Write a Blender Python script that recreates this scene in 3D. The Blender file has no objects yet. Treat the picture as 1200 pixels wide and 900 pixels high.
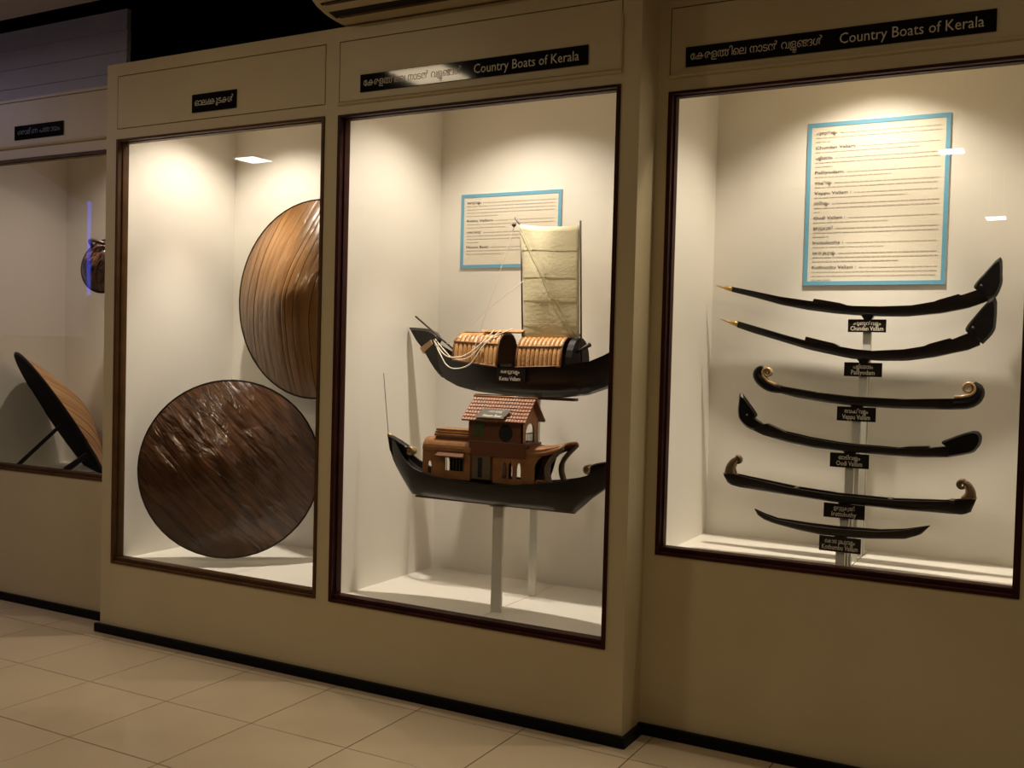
import bpy, bmesh, math, random
from mathutils import Vector, Matrix
random.seed(7)
S = bpy.context.scene
COL = S.collection

# ------------------------------------------------------------------ camera
cam_d = bpy.data.cameras.new('camera'); cam = bpy.data.objects.new('camera', cam_d); COL.objects.link(cam)
S.camera = cam
cam_d.sensor_fit = 'HORIZONTAL'; cam_d.sensor_width = 36.0
cam_d.lens = 1195.96 / 1200.0 * 36.0
cam_d.clip_start = 0.02
YAW, PITCH, ROLL = -0.4987, -0.0300, 0.0256
fw = Vector((math.sin(YAW)*math.cos(PITCH), math.cos(YAW)*math.cos(PITCH), math.sin(PITCH)))
rt = Vector((math.cos(YAW), -math.sin(YAW), 0)); up = rt.cross(fw)
r2 = math.cos(ROLL)*rt + math.sin(ROLL)*up; u2 = -math.sin(ROLL)*rt + math.cos(ROLL)*up
M = Matrix((r2, u2, -fw)).transposed().to_4x4(); M.translation = Vector((0, -3.6221, 1.5))
cam.matrix_world = M

# ------------------------------------------------------------------ world, exposure
W = bpy.data.worlds.new('world'); S.world = W; W.use_nodes = True
W.node_tree.nodes['Background'].inputs[0].default_value = (0.02, 0.02, 0.022, 1)
W.node_tree.nodes['Background'].inputs[1].default_value = 0.2
vs = S.view_settings
vs.view_transform = 'Standard'; vs.look = 'None'; vs.gamma = 1.0; vs.use_curve_mapping = False
vs.exposure = 0.0
SPOT_W = 134.0          # each downlight inside the showcases
ROOM_E = 40.0          # ceiling panels of the gallery

# ------------------------------------------------------------------ materials
def srgb(r, g, b):
    f = lambda c: (c/255/12.92) if c/255 <= 0.04045 else ((c/255+0.055)/1.055)**2.4
    return (f(r), f(g), f(b), 1)
def mat(name, col, rough=0.5, metal=0.0, spec=0.5, noise=None, bump=None, coat=0.0, wave=None, rand=None):
    """noise=(scale, colour2, stretch)  bump=(scale, strength)  rand=(colour2) mixes per object"""
    m = bpy.data.materials.new(name); m.use_nodes = True
    nt = m.node_tree; b = nt.nodes['Principled BSDF']
    b.inputs['Base Color'].default_value = col; b.inputs['Roughness'].default_value = rough
    b.inputs['Metallic'].default_value = metal; b.inputs['Specular IOR Level'].default_value = spec
    b.inputs['Coat Weight'].default_value = coat; b.inputs['Coat Roughness'].default_value = 0.12
    tc = nt.nodes.new('ShaderNodeTexCoord')
    src = None
    if noise:
        mp = nt.nodes.new('ShaderNodeMapping'); mp.inputs['Scale'].default_value = noise[2] if len(noise) > 2 else (1, 1, 1)
        nt.links.new(tc.outputs['Object'], mp.inputs['Vector'])
        n = nt.nodes.new('ShaderNodeTexNoise'); n.inputs['Scale'].default_value = noise[0]; n.inputs['Detail'].default_value = 6
        nt.links.new(mp.outputs[0], n.inputs['Vector'])
        cr = nt.nodes.new('ShaderNodeValToRGB')
        cr.color_ramp.elements[0].position = 0.35; cr.color_ramp.elements[1].position = 0.68
        cr.color_ramp.elements[0].color = col; cr.color_ramp.elements[1].color = noise[1]
        nt.links.new(n.outputs['Fac'], cr.inputs['Fac']); src = cr.outputs['Color']
    if rand:
        oi = nt.nodes.new('ShaderNodeObjectInfo'); mx = nt.nodes.new('ShaderNodeMix'); mx.data_type = 'RGBA'
        nt.links.new(oi.outputs['Random'], mx.inputs[0])
        if src: nt.links.new(src, mx.inputs[6])
        else: mx.inputs[6].default_value = col
        mx.inputs[7].default_value = rand; src = mx.outputs[2]
    if src: nt.links.new(src, b.inputs['Base Color'])
    if bump:
        mp2 = nt.nodes.new('ShaderNodeMapping'); mp2.inputs['Scale'].default_value = bump[2] if len(bump) > 2 else (1, 1, 1)
        nt.links.new(tc.outputs['Object'], mp2.inputs['Vector'])
        n2 = nt.nodes.new('ShaderNodeTexNoise'); n2.inputs['Scale'].default_value = bump[0]; n2.inputs['Detail'].default_value = 4
        nt.links.new(mp2.outputs[0], n2.inputs['Vector'])
        bp = nt.nodes.new('ShaderNodeBump'); bp.inputs['Strength'].default_value = bump[1]; bp.inputs['Distance'].default_value = bump[3] if len(bump) > 3 else 0.01
        nt.links.new(n2.outputs['Fac'], bp.inputs['Height']); nt.links.new(bp.outputs[0], b.inputs['Normal'])
    return m
def emis(name, col, strength):
    m = bpy.data.materials.new(name); m.use_nodes = True; nt = m.node_tree
    nt.nodes.remove(nt.nodes['Principled BSDF']); e = nt.nodes.new('ShaderNodeEmission')
    e.inputs[0].default_value = col; e.inputs[1].default_value = strength
    nt.links.new(e.outputs[0], nt.nodes['Material Output'].inputs[0]); return m

MT = {}
MT['cream'] = mat('cream_paint', (0.60, 0.50, 0.30, 1), 0.45, noise=(1.3, (0.53, 0.43, 0.25, 1)), bump=(45, 0.06))
MT['white'] = mat('case_white_paint', (0.86, 0.815, 0.735, 1), 0.5, noise=(0.8, (0.83, 0.78, 0.695, 1)))
MT['redwood'] = mat('red_brown_wood', (0.045, 0.008, 0.005, 1), 0.5, spec=0.15, noise=(9, (0.026, 0.005, 0.003, 1), (1, 1, 1)))
MT['brownwood'] = mat('mid_brown_wood', (0.095, 0.043, 0.013, 1), 0.5, spec=0.2, noise=(9, (0.062, 0.028, 0.009, 1)))
MT['baseboard'] = mat('black_skirting', (0.004, 0.0035, 0.004, 1), 0.5, spec=0.12)
MT['black'] = mat('black_void', (0.003, 0.003, 0.003, 1), 0.9)
MT['ceil'] = mat('grey_ceiling', (0.55, 0.49, 0.47, 1), 0.8)
MT['board'] = mat('grey_white_board', (0.80, 0.76, 0.78, 1), 0.6, noise=(2, (0.72, 0.68, 0.72, 1)))
MT['tile'] = mat('beige_floor_tile', (0.57, 0.455, 0.295, 1), 0.22, noise=(2.5, (0.48, 0.375, 0.24, 1), (1, 1, 1)), bump=(5, 0.05), rand=(0.52, 0.41, 0.265, 1))
MT['grout'] = mat('brown_grout', (0.10, 0.065, 0.035, 1), 0.9)
MT['roomwall'] = mat('room_wall', (0.06, 0.05, 0.04, 1), 0.8)
MT['signblack'] = mat('sign_black', (0.005, 0.005, 0.006, 1), 0.06, spec=0.14)
MT['signtext'] = mat('sign_lettering', (0.62, 0.56, 0.44, 1), 0.5)
MT['dimtext'] = mat('sign_lettering_dim', (0.10, 0.10, 0.10, 1), 0.5)  # darker grey than the lettering of the other signs
MT['plateblack'] = mat('plate_black', (0.010, 0.006, 0.004, 1), 0.5, spec=0.2)
MT['platetext'] = mat('plate_lettering', (0.85, 0.78, 0.64, 1), 0.5)
MT['plategrey'] = mat('plate_glossy_grey', (0.16, 0.145, 0.125, 1), 0.3)
MT['paper'] = mat('panel_paper', (0.80, 0.73, 0.60, 1), 0.6)
MT['blue'] = mat('panel_blue', (0.16, 0.42, 0.60, 1), 0.5)
MT['ink'] = mat('panel_ink', (0.10, 0.08, 0.09, 1), 0.6)
MT['faintink'] = mat('panel_faint_ink', (0.58, 0.51, 0.44, 1), 0.6)
MT['hull'] = mat('black_lacquer_hull', (0.004, 0.003, 0.003, 1), 0.28, spec=0.35, noise=(12, (0.010, 0.005, 0.003, 1)))
MT['hullbrown'] = mat('dark_brown_hull', (0.008, 0.006, 0.005, 1), 0.36, spec=0.4, noise=(8, (0.020, 0.015, 0.011, 1), (1, 1, 3)))
MT['deck'] = mat('dark_deck', (0.040, 0.026, 0.015, 1), 0.5)
MT['brass'] = mat('brass_tip', (0.62, 0.40, 0.14, 1), 0.35, metal=0.55)
MT['bronze'] = mat('carved_bronze', (0.42, 0.27, 0.13, 1), 0.35, metal=0.3)
MT['bronzedark'] = mat('carved_dark_bronze', (0.045, 0.026, 0.013, 1), 0.38, metal=0.1)
MT['bronzemid'] = mat('carved_mid_bronze', (0.15, 0.092, 0.045, 1), 0.36, metal=0.2)
MT['stand'] = mat('white_stand', (0.72, 0.70, 0.62, 1), 0.4)
MT['bamboo'] = mat('bamboo_mat', (0.46, 0.235, 0.085, 1), 0.35, noise=(30, (0.30, 0.135, 0.045, 1), (1, 1, 6)), rand=(0.55, 0.30, 0.12, 1), bump=(90, 0.3))
MT['batten'] = mat('bamboo_batten', (0.20, 0.085, 0.03, 1), 0.5)
MT['sail'] = mat('sail_cloth', (0.76, 0.70, 0.50, 1), 0.85, spec=0.1, bump=(70, 0.2))
_nt = MT['sail'].node_tree; _tl = _nt.nodes.new('ShaderNodeBsdfTranslucent'); _tl.inputs[0].default_value = (0.86, 0.78, 0.55, 1)
_mx = _nt.nodes.new('ShaderNodeMixShader'); _mx.inputs[0].default_value = 0.35
_nt.links.new(_nt.nodes['Principled BSDF'].outputs[0], _mx.inputs[1]); _nt.links.new(_tl.outputs[0], _mx.inputs[2]); _nt.links.new(_mx.outputs[0], _nt.nodes['Material Output'].inputs[0])
MT['rope'] = mat('white_rope', (0.74, 0.66, 0.52, 1), 0.7)
MT['seamcloth'] = mat('sail_seam', (0.36, 0.30, 0.18, 1), 0.8)
MT['darkwood'] = mat('dark_stick', (0.035, 0.018, 0.012, 1), 0.5)
MT['cabin'] = mat('cabin_brown', (0.34, 0.150, 0.047, 1), 0.42, noise=(20, (0.25, 0.105, 0.032, 1), (1, 1, 1)), bump=(80, 0.2))
MT['cabinred'] = mat('cabin_red_brown', (0.15, 0.052, 0.020, 1), 0.45)
MT['rooftile'] = mat('model_roof_tile', (0.36, 0.145, 0.068, 1), 0.5, spec=0.35, rand=(0.30, 0.12, 0.055, 1))
MT['green'] = mat('green_shutter', (0.07, 0.085, 0.028, 1), 0.5)
MT['greydoor'] = mat('door_olive', (0.13, 0.095, 0.055, 1), 0.5)
MT['holeblack'] = mat('dark_interior', (0.006, 0.004, 0.003, 1), 0.8)  # black that stands for the shade inside openings and slots
MT['ac'] = mat('ac_cream_plastic', (0.56, 0.47, 0.29, 1), 0.4)
MT['lampcase'] = mat('lamp_white_metal', (0.7, 0.7, 0.68, 1), 0.4)
MT['rim'] = mat('umbrella_rim', (0.008, 0.004, 0.003, 1), 0.5, spec=0.2)
MT['under'] = mat('umbrella_underside', (0.003, 0.0025, 0.0025, 1), 0.9, spec=0.05)
def leafmat(name, c1, c2, c3, rough, bumpst, coat):
    """palm leaf: streaks and crinkles that run along each leaf (u along, v across)"""
    m = mat(name, c1, rough, spec=0.4, coat=coat); nt = m.node_tree; b = nt.nodes['Principled BSDF']
    uv = nt.nodes.new('ShaderNodeUVMap'); uv.uv_map = 'UVMap'
    def noise(sc, detail, dist):
        mp = nt.nodes.new('ShaderNodeMapping'); mp.inputs['Scale'].default_value = sc
        nt.links.new(uv.outputs[0], mp.inputs['Vector'])
        n = nt.nodes.new('ShaderNodeTexNoise'); n.inputs['Scale'].default_value = 1.0; n.inputs['Detail'].default_value = detail; n.inputs['Distortion'].default_value = dist
        nt.links.new(mp.outputs[0], n.inputs['Vector']); return n.outputs['Fac']
    cr = nt.nodes.new('ShaderNodeValToRGB'); cr.color_ramp.elements[0].position = 0.38; cr.color_ramp.elements[1].position = 0.64
    cr.color_ramp.elements[0].color = c1; cr.color_ramp.elements[1].color = c2
    nt.links.new(noise((2.0, 13, 1), 5, 0.3), cr.inputs['Fac'])
    oi = nt.nodes.new('ShaderNodeObjectInfo'); mx = nt.nodes.new('ShaderNodeMix'); mx.data_type = 'RGBA'
    nt.links.new(oi.outputs['Random'], mx.inputs[0]); nt.links.new(cr.outputs[0], mx.inputs[6]); mx.inputs[7].default_value = c3
    nt.links.new(mx.outputs[2], b.inputs['Base Color'])
    ad = nt.nodes.new('ShaderNodeMath'); ad.operation = 'ADD'
    ad.operation = 'MULTIPLY_ADD'; ad.inputs[1].default_value = 0.22
    nt.links.new(noise((1.2, 30, 1), 2, 0.1), ad.inputs[0]); nt.links.new(noise((3.2, 6.5, 1), 2, 0.9), ad.inputs[2])
    bp = nt.nodes.new('ShaderNodeBump'); bp.inputs['Strength'].default_value = bumpst; bp.inputs['Distance'].default_value = 0.02
    nt.links.new(ad.outputs[0], bp.inputs['Height']); nt.links.new(bp.outputs[0], b.inputs['Normal']); nt.links.new(bp.outputs[0], b.inputs['Coat Normal'])
    return m
MT['leafA'] = leafmat('palm_leaf_dark', (0.030, 0.012, 0.006, 1), (0.135, 0.057, 0.022, 1), (0.070, 0.029, 0.012, 1), 0.26, 0.75, 0.3)
MT['leafB'] = leafmat('palm_leaf_gold', (0.19, 0.086, 0.023, 1), (0.095, 0.040, 0.012, 1), (0.22, 0.105, 0.032, 1), 0.32, 0.35, 0.2)
MT['leafC'] = leafmat('palm_leaf_tan', (0.36, 0.19, 0.075, 1), (0.24, 0.115, 0.042, 1), (0.42, 0.23, 0.09, 1), 0.45, 0.2, 0.1)

g = bpy.data.materials.new('display_glass'); g.use_nodes = True; nt = g.node_tree
nt.nodes.remove(nt.nodes['Principled BSDF'])
tr = nt.nodes.new('ShaderNodeBsdfTransparent'); tr.inputs[0].default_value = (0.985, 0.99, 0.985, 1)
gl = nt.nodes.new('ShaderNodeBsdfGlossy'); gl.inputs['Roughness'].default_value = 0.0
lw = nt.nodes.new('ShaderNodeLayerWeight'); lw.inputs['Blend'].default_value = 0.5
pw = nt.nodes.new('ShaderNodeMath'); pw.operation = 'POWER'; pw.inputs[1].default_value = 5.0
fr = nt.nodes.new('ShaderNodeMath'); fr.operation = 'MULTIPLY_ADD'; fr.inputs[1].default_value = 0.955; fr.inputs[2].default_value = 0.04
nt.links.new(lw.outputs['Facing'], pw.inputs[0]); nt.links.new(pw.outputs[0], fr.inputs[0])
mx = nt.nodes.new('ShaderNodeMixShader')
nt.links.new(fr.outputs[0], mx.inputs[0]); nt.links.new(tr.outputs[0], mx.inputs[1]); nt.links.new(gl.outputs[0], mx.inputs[2])
nt.links.new(mx.outputs[0], nt.nodes['Material Output'].inputs[0])
MT['glass'] = g

MT['lavender'] = emis('lavender_light', (0.80, 0.72, 1.0, 1), 0.24)
MT['bluestrip'] = emis('blue_light', (0.08, 0.12, 1.0, 1), 4.0)

# ------------------------------------------------------------------ helpers
def world_loc(o):
    v = Vector((0, 0, 0))
    while o is not None:
        v = v + o.location; o = o.parent
    return v
def mesh(name, V, F, m, parent=None, smooth=False, loc=None):
    """vertices in world coordinates; origin at the parent (or at loc)"""
    off = world_loc(parent) if parent is not None else Vector(loc if loc else (0, 0, 0))
    me = bpy.data.meshes.new(name)
    me.from_pydata([(v[0]-off.x, v[1]-off.y, v[2]-off.z) for v in V], [], F)
    me.materials.append(MT[m]); me.update()
    b = bmesh.new(); b.from_mesh(me); bmesh.ops.recalc_face_normals(b, faces=b.faces); b.to_mesh(me); b.free()
    if smooth:
        me.polygons.foreach_set('use_smooth', [True]*len(me.polygons))
    o = bpy.data.objects.new(name, me); COL.objects.link(o)
    if parent is not None: o.parent = parent
    elif loc: o.location = loc
    return o
def thing(name, label, cat, loc, group=None):
    o = bpy.data.objects.new(name, None); COL.objects.link(o); o.location = loc; o.empty_display_size = 0.05
    o['label'] = label; o['category'] = cat
    if group: o['group'] = group
    return o
def struct(o, label=None):
    o['kind'] = 'structure'
    if label: o['label'] = label
    return o
def sempty(name, loc):
    o = bpy.data.objects.new(name, None); COL.objects.link(o); o.location = loc; o['kind'] = 'structure'; o.empty_display_size = 0.05
    return o
def boxgeo(bs):
    V, F = [], []
    for (x0, x1, y0, y1, z0, z1) in bs:
        n = len(V)
        V += [(x0,y0,z0),(x1,y0,z0),(x1,y1,z0),(x0,y1,z0),(x0,y0,z1),(x1,y0,z1),(x1,y1,z1),(x0,y1,z1)]
        F += [(n,n+3,n+2,n+1),(n+4,n+5,n+6,n+7),(n,n+1,n+5,n+4),(n+1,n+2,n+6,n+5),(n+2,n+3,n+7,n+6),(n+3,n,n+4,n+7)]
    return V, F
def boxes(name, bs, m, parent=None, loc=None, bevel=0):
    V, F = boxgeo(bs); o = mesh(name, V, F, m, parent, loc=loc)
    if bevel:
        md = o.modifiers.new('bevel', 'BEVEL'); md.width = bevel; md.segments = 2; md.limit_method = 'ANGLE'
    return o
def tube(name, pts, r, m, parent=None, seg=8, loc=None):
    """pts list of points; r a radius or list"""
    P = [Vector(p) for p in pts]; n = len(P); R = r if isinstance(r, (list, tuple)) else [r]*n
    V, F = [], []
    ref = Vector((0.13, 0.97, 0.21))
    for i in range(n):
        t = (P[min(i+1, n-1)]-P[max(i-1, 0)]).normalized()
        a = t.cross(ref)
        if a.length < 1e-3: a = t.cross(Vector((1, 0, 0)))
        a.normalize(); b = t.cross(a)
        for k in range(seg):
            th = 2*math.pi*k/seg; V.append(P[i]+R[i]*(math.cos(th)*a+math.sin(th)*b))
    for i in range(n-1):
        for k in range(seg):
            F.append((i*seg+k, i*seg+(k+1) % seg, (i+1)*seg+(k+1) % seg, (i+1)*seg+k))
    F.append(tuple(range(seg))); F.append(tuple((n-1)*seg+k for k in reversed(range(seg))))
    return mesh(name, V, F, m, parent, smooth=True, loc=loc)
def interp(pts, x):
    if x <= pts[0][0]: return pts[0][1]
    for (a, b), (c, d) in zip(pts, pts[1:]):
        if x <= c: return b+(d-b)*(x-a)/(c-a) if c > a else d
    return pts[-1][1]
def smoothcurve(pts, n=6):
    """Catmull-Rom through points"""
    P = [Vector(p) for p in pts]; out = []
    for i in range(len(P)-1):
        p0, p1, p2, p3 = P[max(i-1, 0)], P[i], P[i+1], P[min(i+2, len(P)-1)]
        for k in range(n):
            t = k/n
            out.append(0.5*((2*p1)+(-p0+p2)*t+(2*p0-5*p1+4*p2-p3)*t*t+(-p0+3*p1-3*p2+p3)*t**3))
    out.append(P[-1]); return out

# ------------------------------------------------------------------ text
_cache = {}
BOLD = 0.0
def glyphs(s):
    key = (s, BOLD)
    if key in _cache: return _cache[key]
    c = bpy.data.curves.new('t', 'FONT'); c.body = s; c.size = 1.0; c.resolution_u = 2; c.offset = BOLD
    o = bpy.data.objects.new('t', c); COL.objects.link(o)
    bpy.context.view_layer.update()
    me = bpy.data.meshes.new_from_object(o.evaluated_get(bpy.context.evaluated_depsgraph_get()))
    V = [tuple(v.co[:2]) for v in me.vertices]; F = [tuple(p.vertices) for p in me.polygons]
    bpy.data.objects.remove(o); bpy.data.curves.remove(c); bpy.data.meshes.remove(me)
    _cache[key] = (V, F); return V, F
def layout(s):
    """'~' separates tokens that are set one by one (Malayalam), '+' before a token fuses it to the last, '^' sets it small below"""
    if '~' not in s:
        return glyphs(s)
    V, F = [], []; x = 0.0; last = 0.0
    for t in s.split('~'):
        if t == ' ': x += 0.34; continue
        fuse = t.startswith('+'); sub = t.startswith('^'); t = t.lstrip('+^')
        gv, gf = glyphs(t)
        if not gv: continue
        x0 = min(v[0] for v in gv); x1 = max(v[0] for v in gv); w = x1-x0
        k, dy = (1.0, 0.0)
        if t in ('ി', 'ീ'): x -= 0.24
        if fuse: x -= 0.42*min(w, last)+0.05
        if sub: k, dy = 0.62, -0.30; x -= 0.62*w*0.9+0.05
        n = len(V)
        V += [(x+(a-x0)*k, b*k+dy) for a, b in gv]; F += [tuple(i+n for i in f) for f in gf]
        x += w*k+0.055; last = w
    return V, F
def text(name, s, m, parent, x0, x1, zb, h, y, fit='width'):
    """letters fill x0..x1 on plane y, cap height about h, baseline zb"""
    V, F = layout(s)
    if not V: return None
    a = min(v[0] for v in V); b = max(v[0] for v in V)
    sx = (x1-x0)/(b-a); sz = h/0.70
    return mesh(name, [(x0+(v[0]-a)*sx, y, zb+v[1]*sz) for v in V], F, m, parent)

# Malayalam strings, written in visual order
ML_KERALA = 'േ~ക~ര~ള~ത~+ത~ി~െ~ല'
ML_NADAN = 'ന~ാ~ട~ൻ'
ML_VALLANGAL = 'വ~ള~^ള~ങ~+ങ~ൾ'
ML_BOATS = ML_KERALA+'~ ~'+ML_NADAN+'~ ~'+ML_VALLANGAL
ML_OLAKKUDA = 'ഓ~ല~ക~+ക~ു~ട~ക~ൾ'

# ================================================================== THE SETTING
BACK = 0.82; CASE_TOP = 2.86
XL, XR = -4.379, -1.455           # projecting centre block
YL, YR = 0.147, 0.183             # fronts of the recessed blocks left and right
FLC, FLS = 0.383, 0.715           # showcase floors: centre, sides
# floor: grout bed and tiles
A = 0.4741; TX, TY = -4.2319, -0.5674
fl = struct(boxes('floor', [(-8.3, 2.2, -7.3, 0.9, -0.05, -0.0025)], 'grout', loc=(-3, -3, 0)), 'floor of square beige tiles with thin brown joints')
tv, tf = boxgeo([(-A/2+0.0023, A/2-0.0023, -A/2+0.0023, A/2-0.0023, -0.012, 0.0)])
tme = None
for i in range(-8, 13):
    for j in range(-12, 1):
        cx, cy = TX+(i+0.5)*A, TY+(j+0.5)*A
        if tme is None:
            t0 = boxes('tile', [(cx-A/2+0.0023, cx+A/2-0.0023, cy-A/2+0.0023, cy+A/2-0.0023, -0.012, 0.0)], 'tile', fl)
            me = t0.data; off = Vector((cx, cy, 0))
            for v in me.vertices: v.co = v.co-off+Vector(fl.location)
            t0.location = off-Vector(fl.location)
            bm = bmesh.new(); bm.from_mesh(me)
            bmesh.ops.bevel(bm, geom=[e for e in bm.edges if all(abs(v.co.z) < 1e-5 for v in e.verts)], offset=0.0015, segments=1, affect='EDGES')
            bm.to_mesh(me); bm.free(); tme = me
        else:
            o = t0.copy(); COL.objects.link(o); o.parent = fl; o.location = Vector((cx, cy, 0))-Vector(fl.location)
# last strip of cut tiles under the recessed fronts
for i in range(-8, 13):
    cx = TX+(i+0.5)*A
    y0, y1 = TY+A+0.0016, 0.20
    boxes('tile', [(cx-A/2+0.0023, cx+A/2-0.0023, y0, y1, -0.012, 0.0)], 'tile', fl)

# outer room
struct(boxes('wall_rear', [(-8.3, 2.2, -7.4, -7.3, 0, 3.5)], 'roomwall', loc=(-3, -7.35, 0)))
struct(boxes('wall_west', [(-8.4, -8.3, -7.4, 0.9, 0, 3.5)], 'roomwall', loc=(-8.35, -3, 0)))
struct(boxes('wall_east', [(2.2, 2.3, -7.4, 0.9, 0, 3.5)], 'roomwall', loc=(2.25, -3, 0)))
struct(boxes('ceiling', [(-8.4, 2.3, -7.4, 0.283, 3.40, 3.46)], 'ceil', loc=(-3, -3, 3.4)))
struct(boxes('wall_upper', [(-8.4, 2.3, 1.3, 1.4, 2.6, 4.2)], 'black', loc=(-3, 1.35, 2.6)), 'black void above the showcases')
struct(boxes('ceiling_void', [(-8.4, 2.3, 0.283, 1.4, 4.1, 4.2)], 'black', loc=(-3, 0.9, 4.1)))

# bluish glowing sheets added on the west wall for reflections in the glass
w5 = struct(sempty('window_5', (-8.29, -2.0, 1.0)), 'wide bluish lit opening in the end wall of the gallery')
mesh('pane', [(-8.292, -2.66, 1.55), (-8.292, -0.6, 1.55), (-8.292, -0.6, 3.2), (-8.292, -1.75, 3.2), (-8.292, -2.66, 2.80)], [(0, 1, 2, 3, 4)], 'lavender', w5)
boxes('light_strip', [(-8.298, -8.286, -2.70, -2.66, 1.95, 2.85)], 'bluestrip', w5)  # blue glow added for the streak reflected in the left glass
w6 = struct(sempty('window_6', (-8.29, -4.7, 1.7)), 'narrow bluish lit opening in the end wall of the gallery')
mesh('pane', [(-8.292, -4.83, 1.75), (-8.292, -4.54, 1.75), (-8.292, -4.54, 2.34), (-8.292, -4.83, 2.34)], [(0, 1, 2, 3)], 'lavender', w6)

# lapped white boards above the left showcase
wb = sempty('wall_boards', (-5.9, 0.62, 2.88))
for k in range(5):
    z0 = 2.86+k*0.123
    V, F = [], []
    x0, x1 = -7.6, -4.945+0.003*(k % 2)
    V = [(x0,0.598,z0),(x1,0.598,z0),(x1,0.603,z0+0.121),(x0,0.603,z0+0.121),(x0,0.63,z0),(x1,0.63,z0),(x1,0.63,z0+0.121),(x0,0.63,z0+0.121)]
    F = [(0,1,2,3),(4,7,6,5),(0,4,5,1),(3,2,6,7),(0,3,7,4),(1,5,6,2)]
    mesh('board', V, F, 'board', wb)

# showcase fronts
ZT = 2.535
def front(name, x0, x1, y, zsill, ztop, openings, th=0.04, label=None):
    bs = [(x0, x1, y, y+th, 0, zsill)]
    xs = [x0]+[v for o in openings for v in o]+[x1]
    for a, b in zip(xs[0::2], xs[1::2]): bs.append((a, b, y, y+th, zsill, ztop))
    for (a, b) in openings:
        bs.append((a, b, y, y+th, ZT, 2.588)); bs.append((a, b, y, y+th, 2.858, ztop)); bs.append((a, b, y+0.012, y+th, 2.588, 2.858))
    return struct(boxes(name, bs, 'cream', loc=((x0+x1)/2, y, 0)), label)
wc = front('wall_center', XL, XR, 0.0, 0.367, 2.92, [(-4.302, -2.958), (-2.8835, -1.533)], label='cream painted front of the projecting pair of showcases')
wl = front('wall_left', -7.6, XL, YL, 0.755, 2.873, [(-5.80, -4.46)], label='cream painted front of the recessed showcase with the tilted umbrella')
wr = front('wall_right', XR, 2.2, YR, 0.722, 3.40, [(-1.4084, -0.116)], label='cream painted front of the recessed showcase with six model boats')
# removable fascia panels, set in with a thin groove around
def fascia(par, x0, x1, y, m='cream'):
    boxes('fascia_panel', [(x0+0.004, x1-0.004, y-0.001, y+0.012, 2.592, 2.854)], m, par, bevel=0.0015)
fascia(wc, -4.302, -2.958, 0); fascia(wc, -2.8835, -1.533, 0); fascia(wl, -5.80, -4.46, YL); fascia(wr, -1.4084, -0.116, YR)
# returns of the projecting block (its two ends) and top
boxes('end_return', [(XL, XL+0.04, 0.04, 0.80, 0, 2.92)], 'cream', wc)
boxes('end_return', [(XR-0.04, XR, 0.04, YR+0.03, 0, 3.40)], 'cream', wc)
boxes('top_board', [(XL, XR-0.04, 0.04, 0.80, 2.895, 2.92)], 'cream', wc)
boxes('top_board', [(-7.6, XL, YL+0.04, 0.59, 2.85, 2.873)], 'cream', wl)
# inner shells of the showcases
struct(boxes('wall_back', [(-7.6, 2.2, BACK, BACK+0.06, 0.2, 2.93)], 'white', loc=(-3, BACK+0.03, 0)), 'white back wall of the showcases')
def part_wall(name, x0, x1, y0, z0):
    return struct(boxes(name, [(x0, x1, y0, BACK, z0, CASE_TOP)], 'white', loc=((x0+x1)/2, 0.4, z0)))
part_wall('wall_case_far_left', -5.86, -5.74, YL+0.04, FLS)
part_wall('wall_case_left', XL+0.04, -4.28, 0.04, 0.05)
part_wall('wall_case_left_outer', XL-0.006, XL-0.0005, YL+0.04, FLS)
part_wall('wall_case_middle', -2.958, -2.862, 0.04, 0.05)
part_wall('wall_case_right', -1.529, XR-0.042, 0.04, 0.05)
part_wall('wall_case_right_outer', XR+0.001, -1.409, YR+0.04, FLS)
part_wall('wall_case_far_right', -0.108, 0.0, YR+0.04, FLS)
def case_slab(nm, x0, x1, y0, zf, zc):
    f = struct(boxes('floor_'+nm, [(x0, (x0+x1)/2+0.05, y0, BACK, zf-0.03, zf), ((x0+x1)/2+0.053, x1, y0, BACK, zf-0.03, zf)], 'white', loc=((x0+x1)/2, 0.4, zf)))
    c = struct(boxes('ceiling_'+nm, [(x0, x1, y0, BACK, zc, zc+0.02)], 'white', loc=((x0+x1)/2, 0.4, zc)))
case_slab('case_far_left', -5.74, XL-0.006, YL+0.04, FLS, CASE_TOP)
case_slab('case_left', -4.28, -2.958, 0.04, FLC, CASE_TOP)
case_slab('case_middle', -2.862, -1.529, 0.04, FLC, CASE_TOP)
case_slab('case_right', -1.409, -0.108, YR+0.04, FLS, CASE_TOP)

# skirting boards
def baseboard(name, x0, x1, y, th=0.022, h=0.044, ends=()):
    bs = [(x0, x1, y-th, y, 0.0, h)]
    for e in ends: bs.append(e)
    struct(boxes(name, bs, 'baseboard', loc=((x0+x1)/2, y, 0), bevel=0.003))
baseboard('baseboard_center', XL-0.022, XR+0.022, 0.0, ends=[(XL-0.022, XL, 0.0, YL-0.0225, 0, 0.04), (XR, XR+0.022, 0.0, YR-0.0225, 0, 0.04)])
baseboard('baseboard_left', -7.6, XL-0.0005, YL); baseboard('baseboard_right', XR+0.0005, 2.2, YR)

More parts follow.
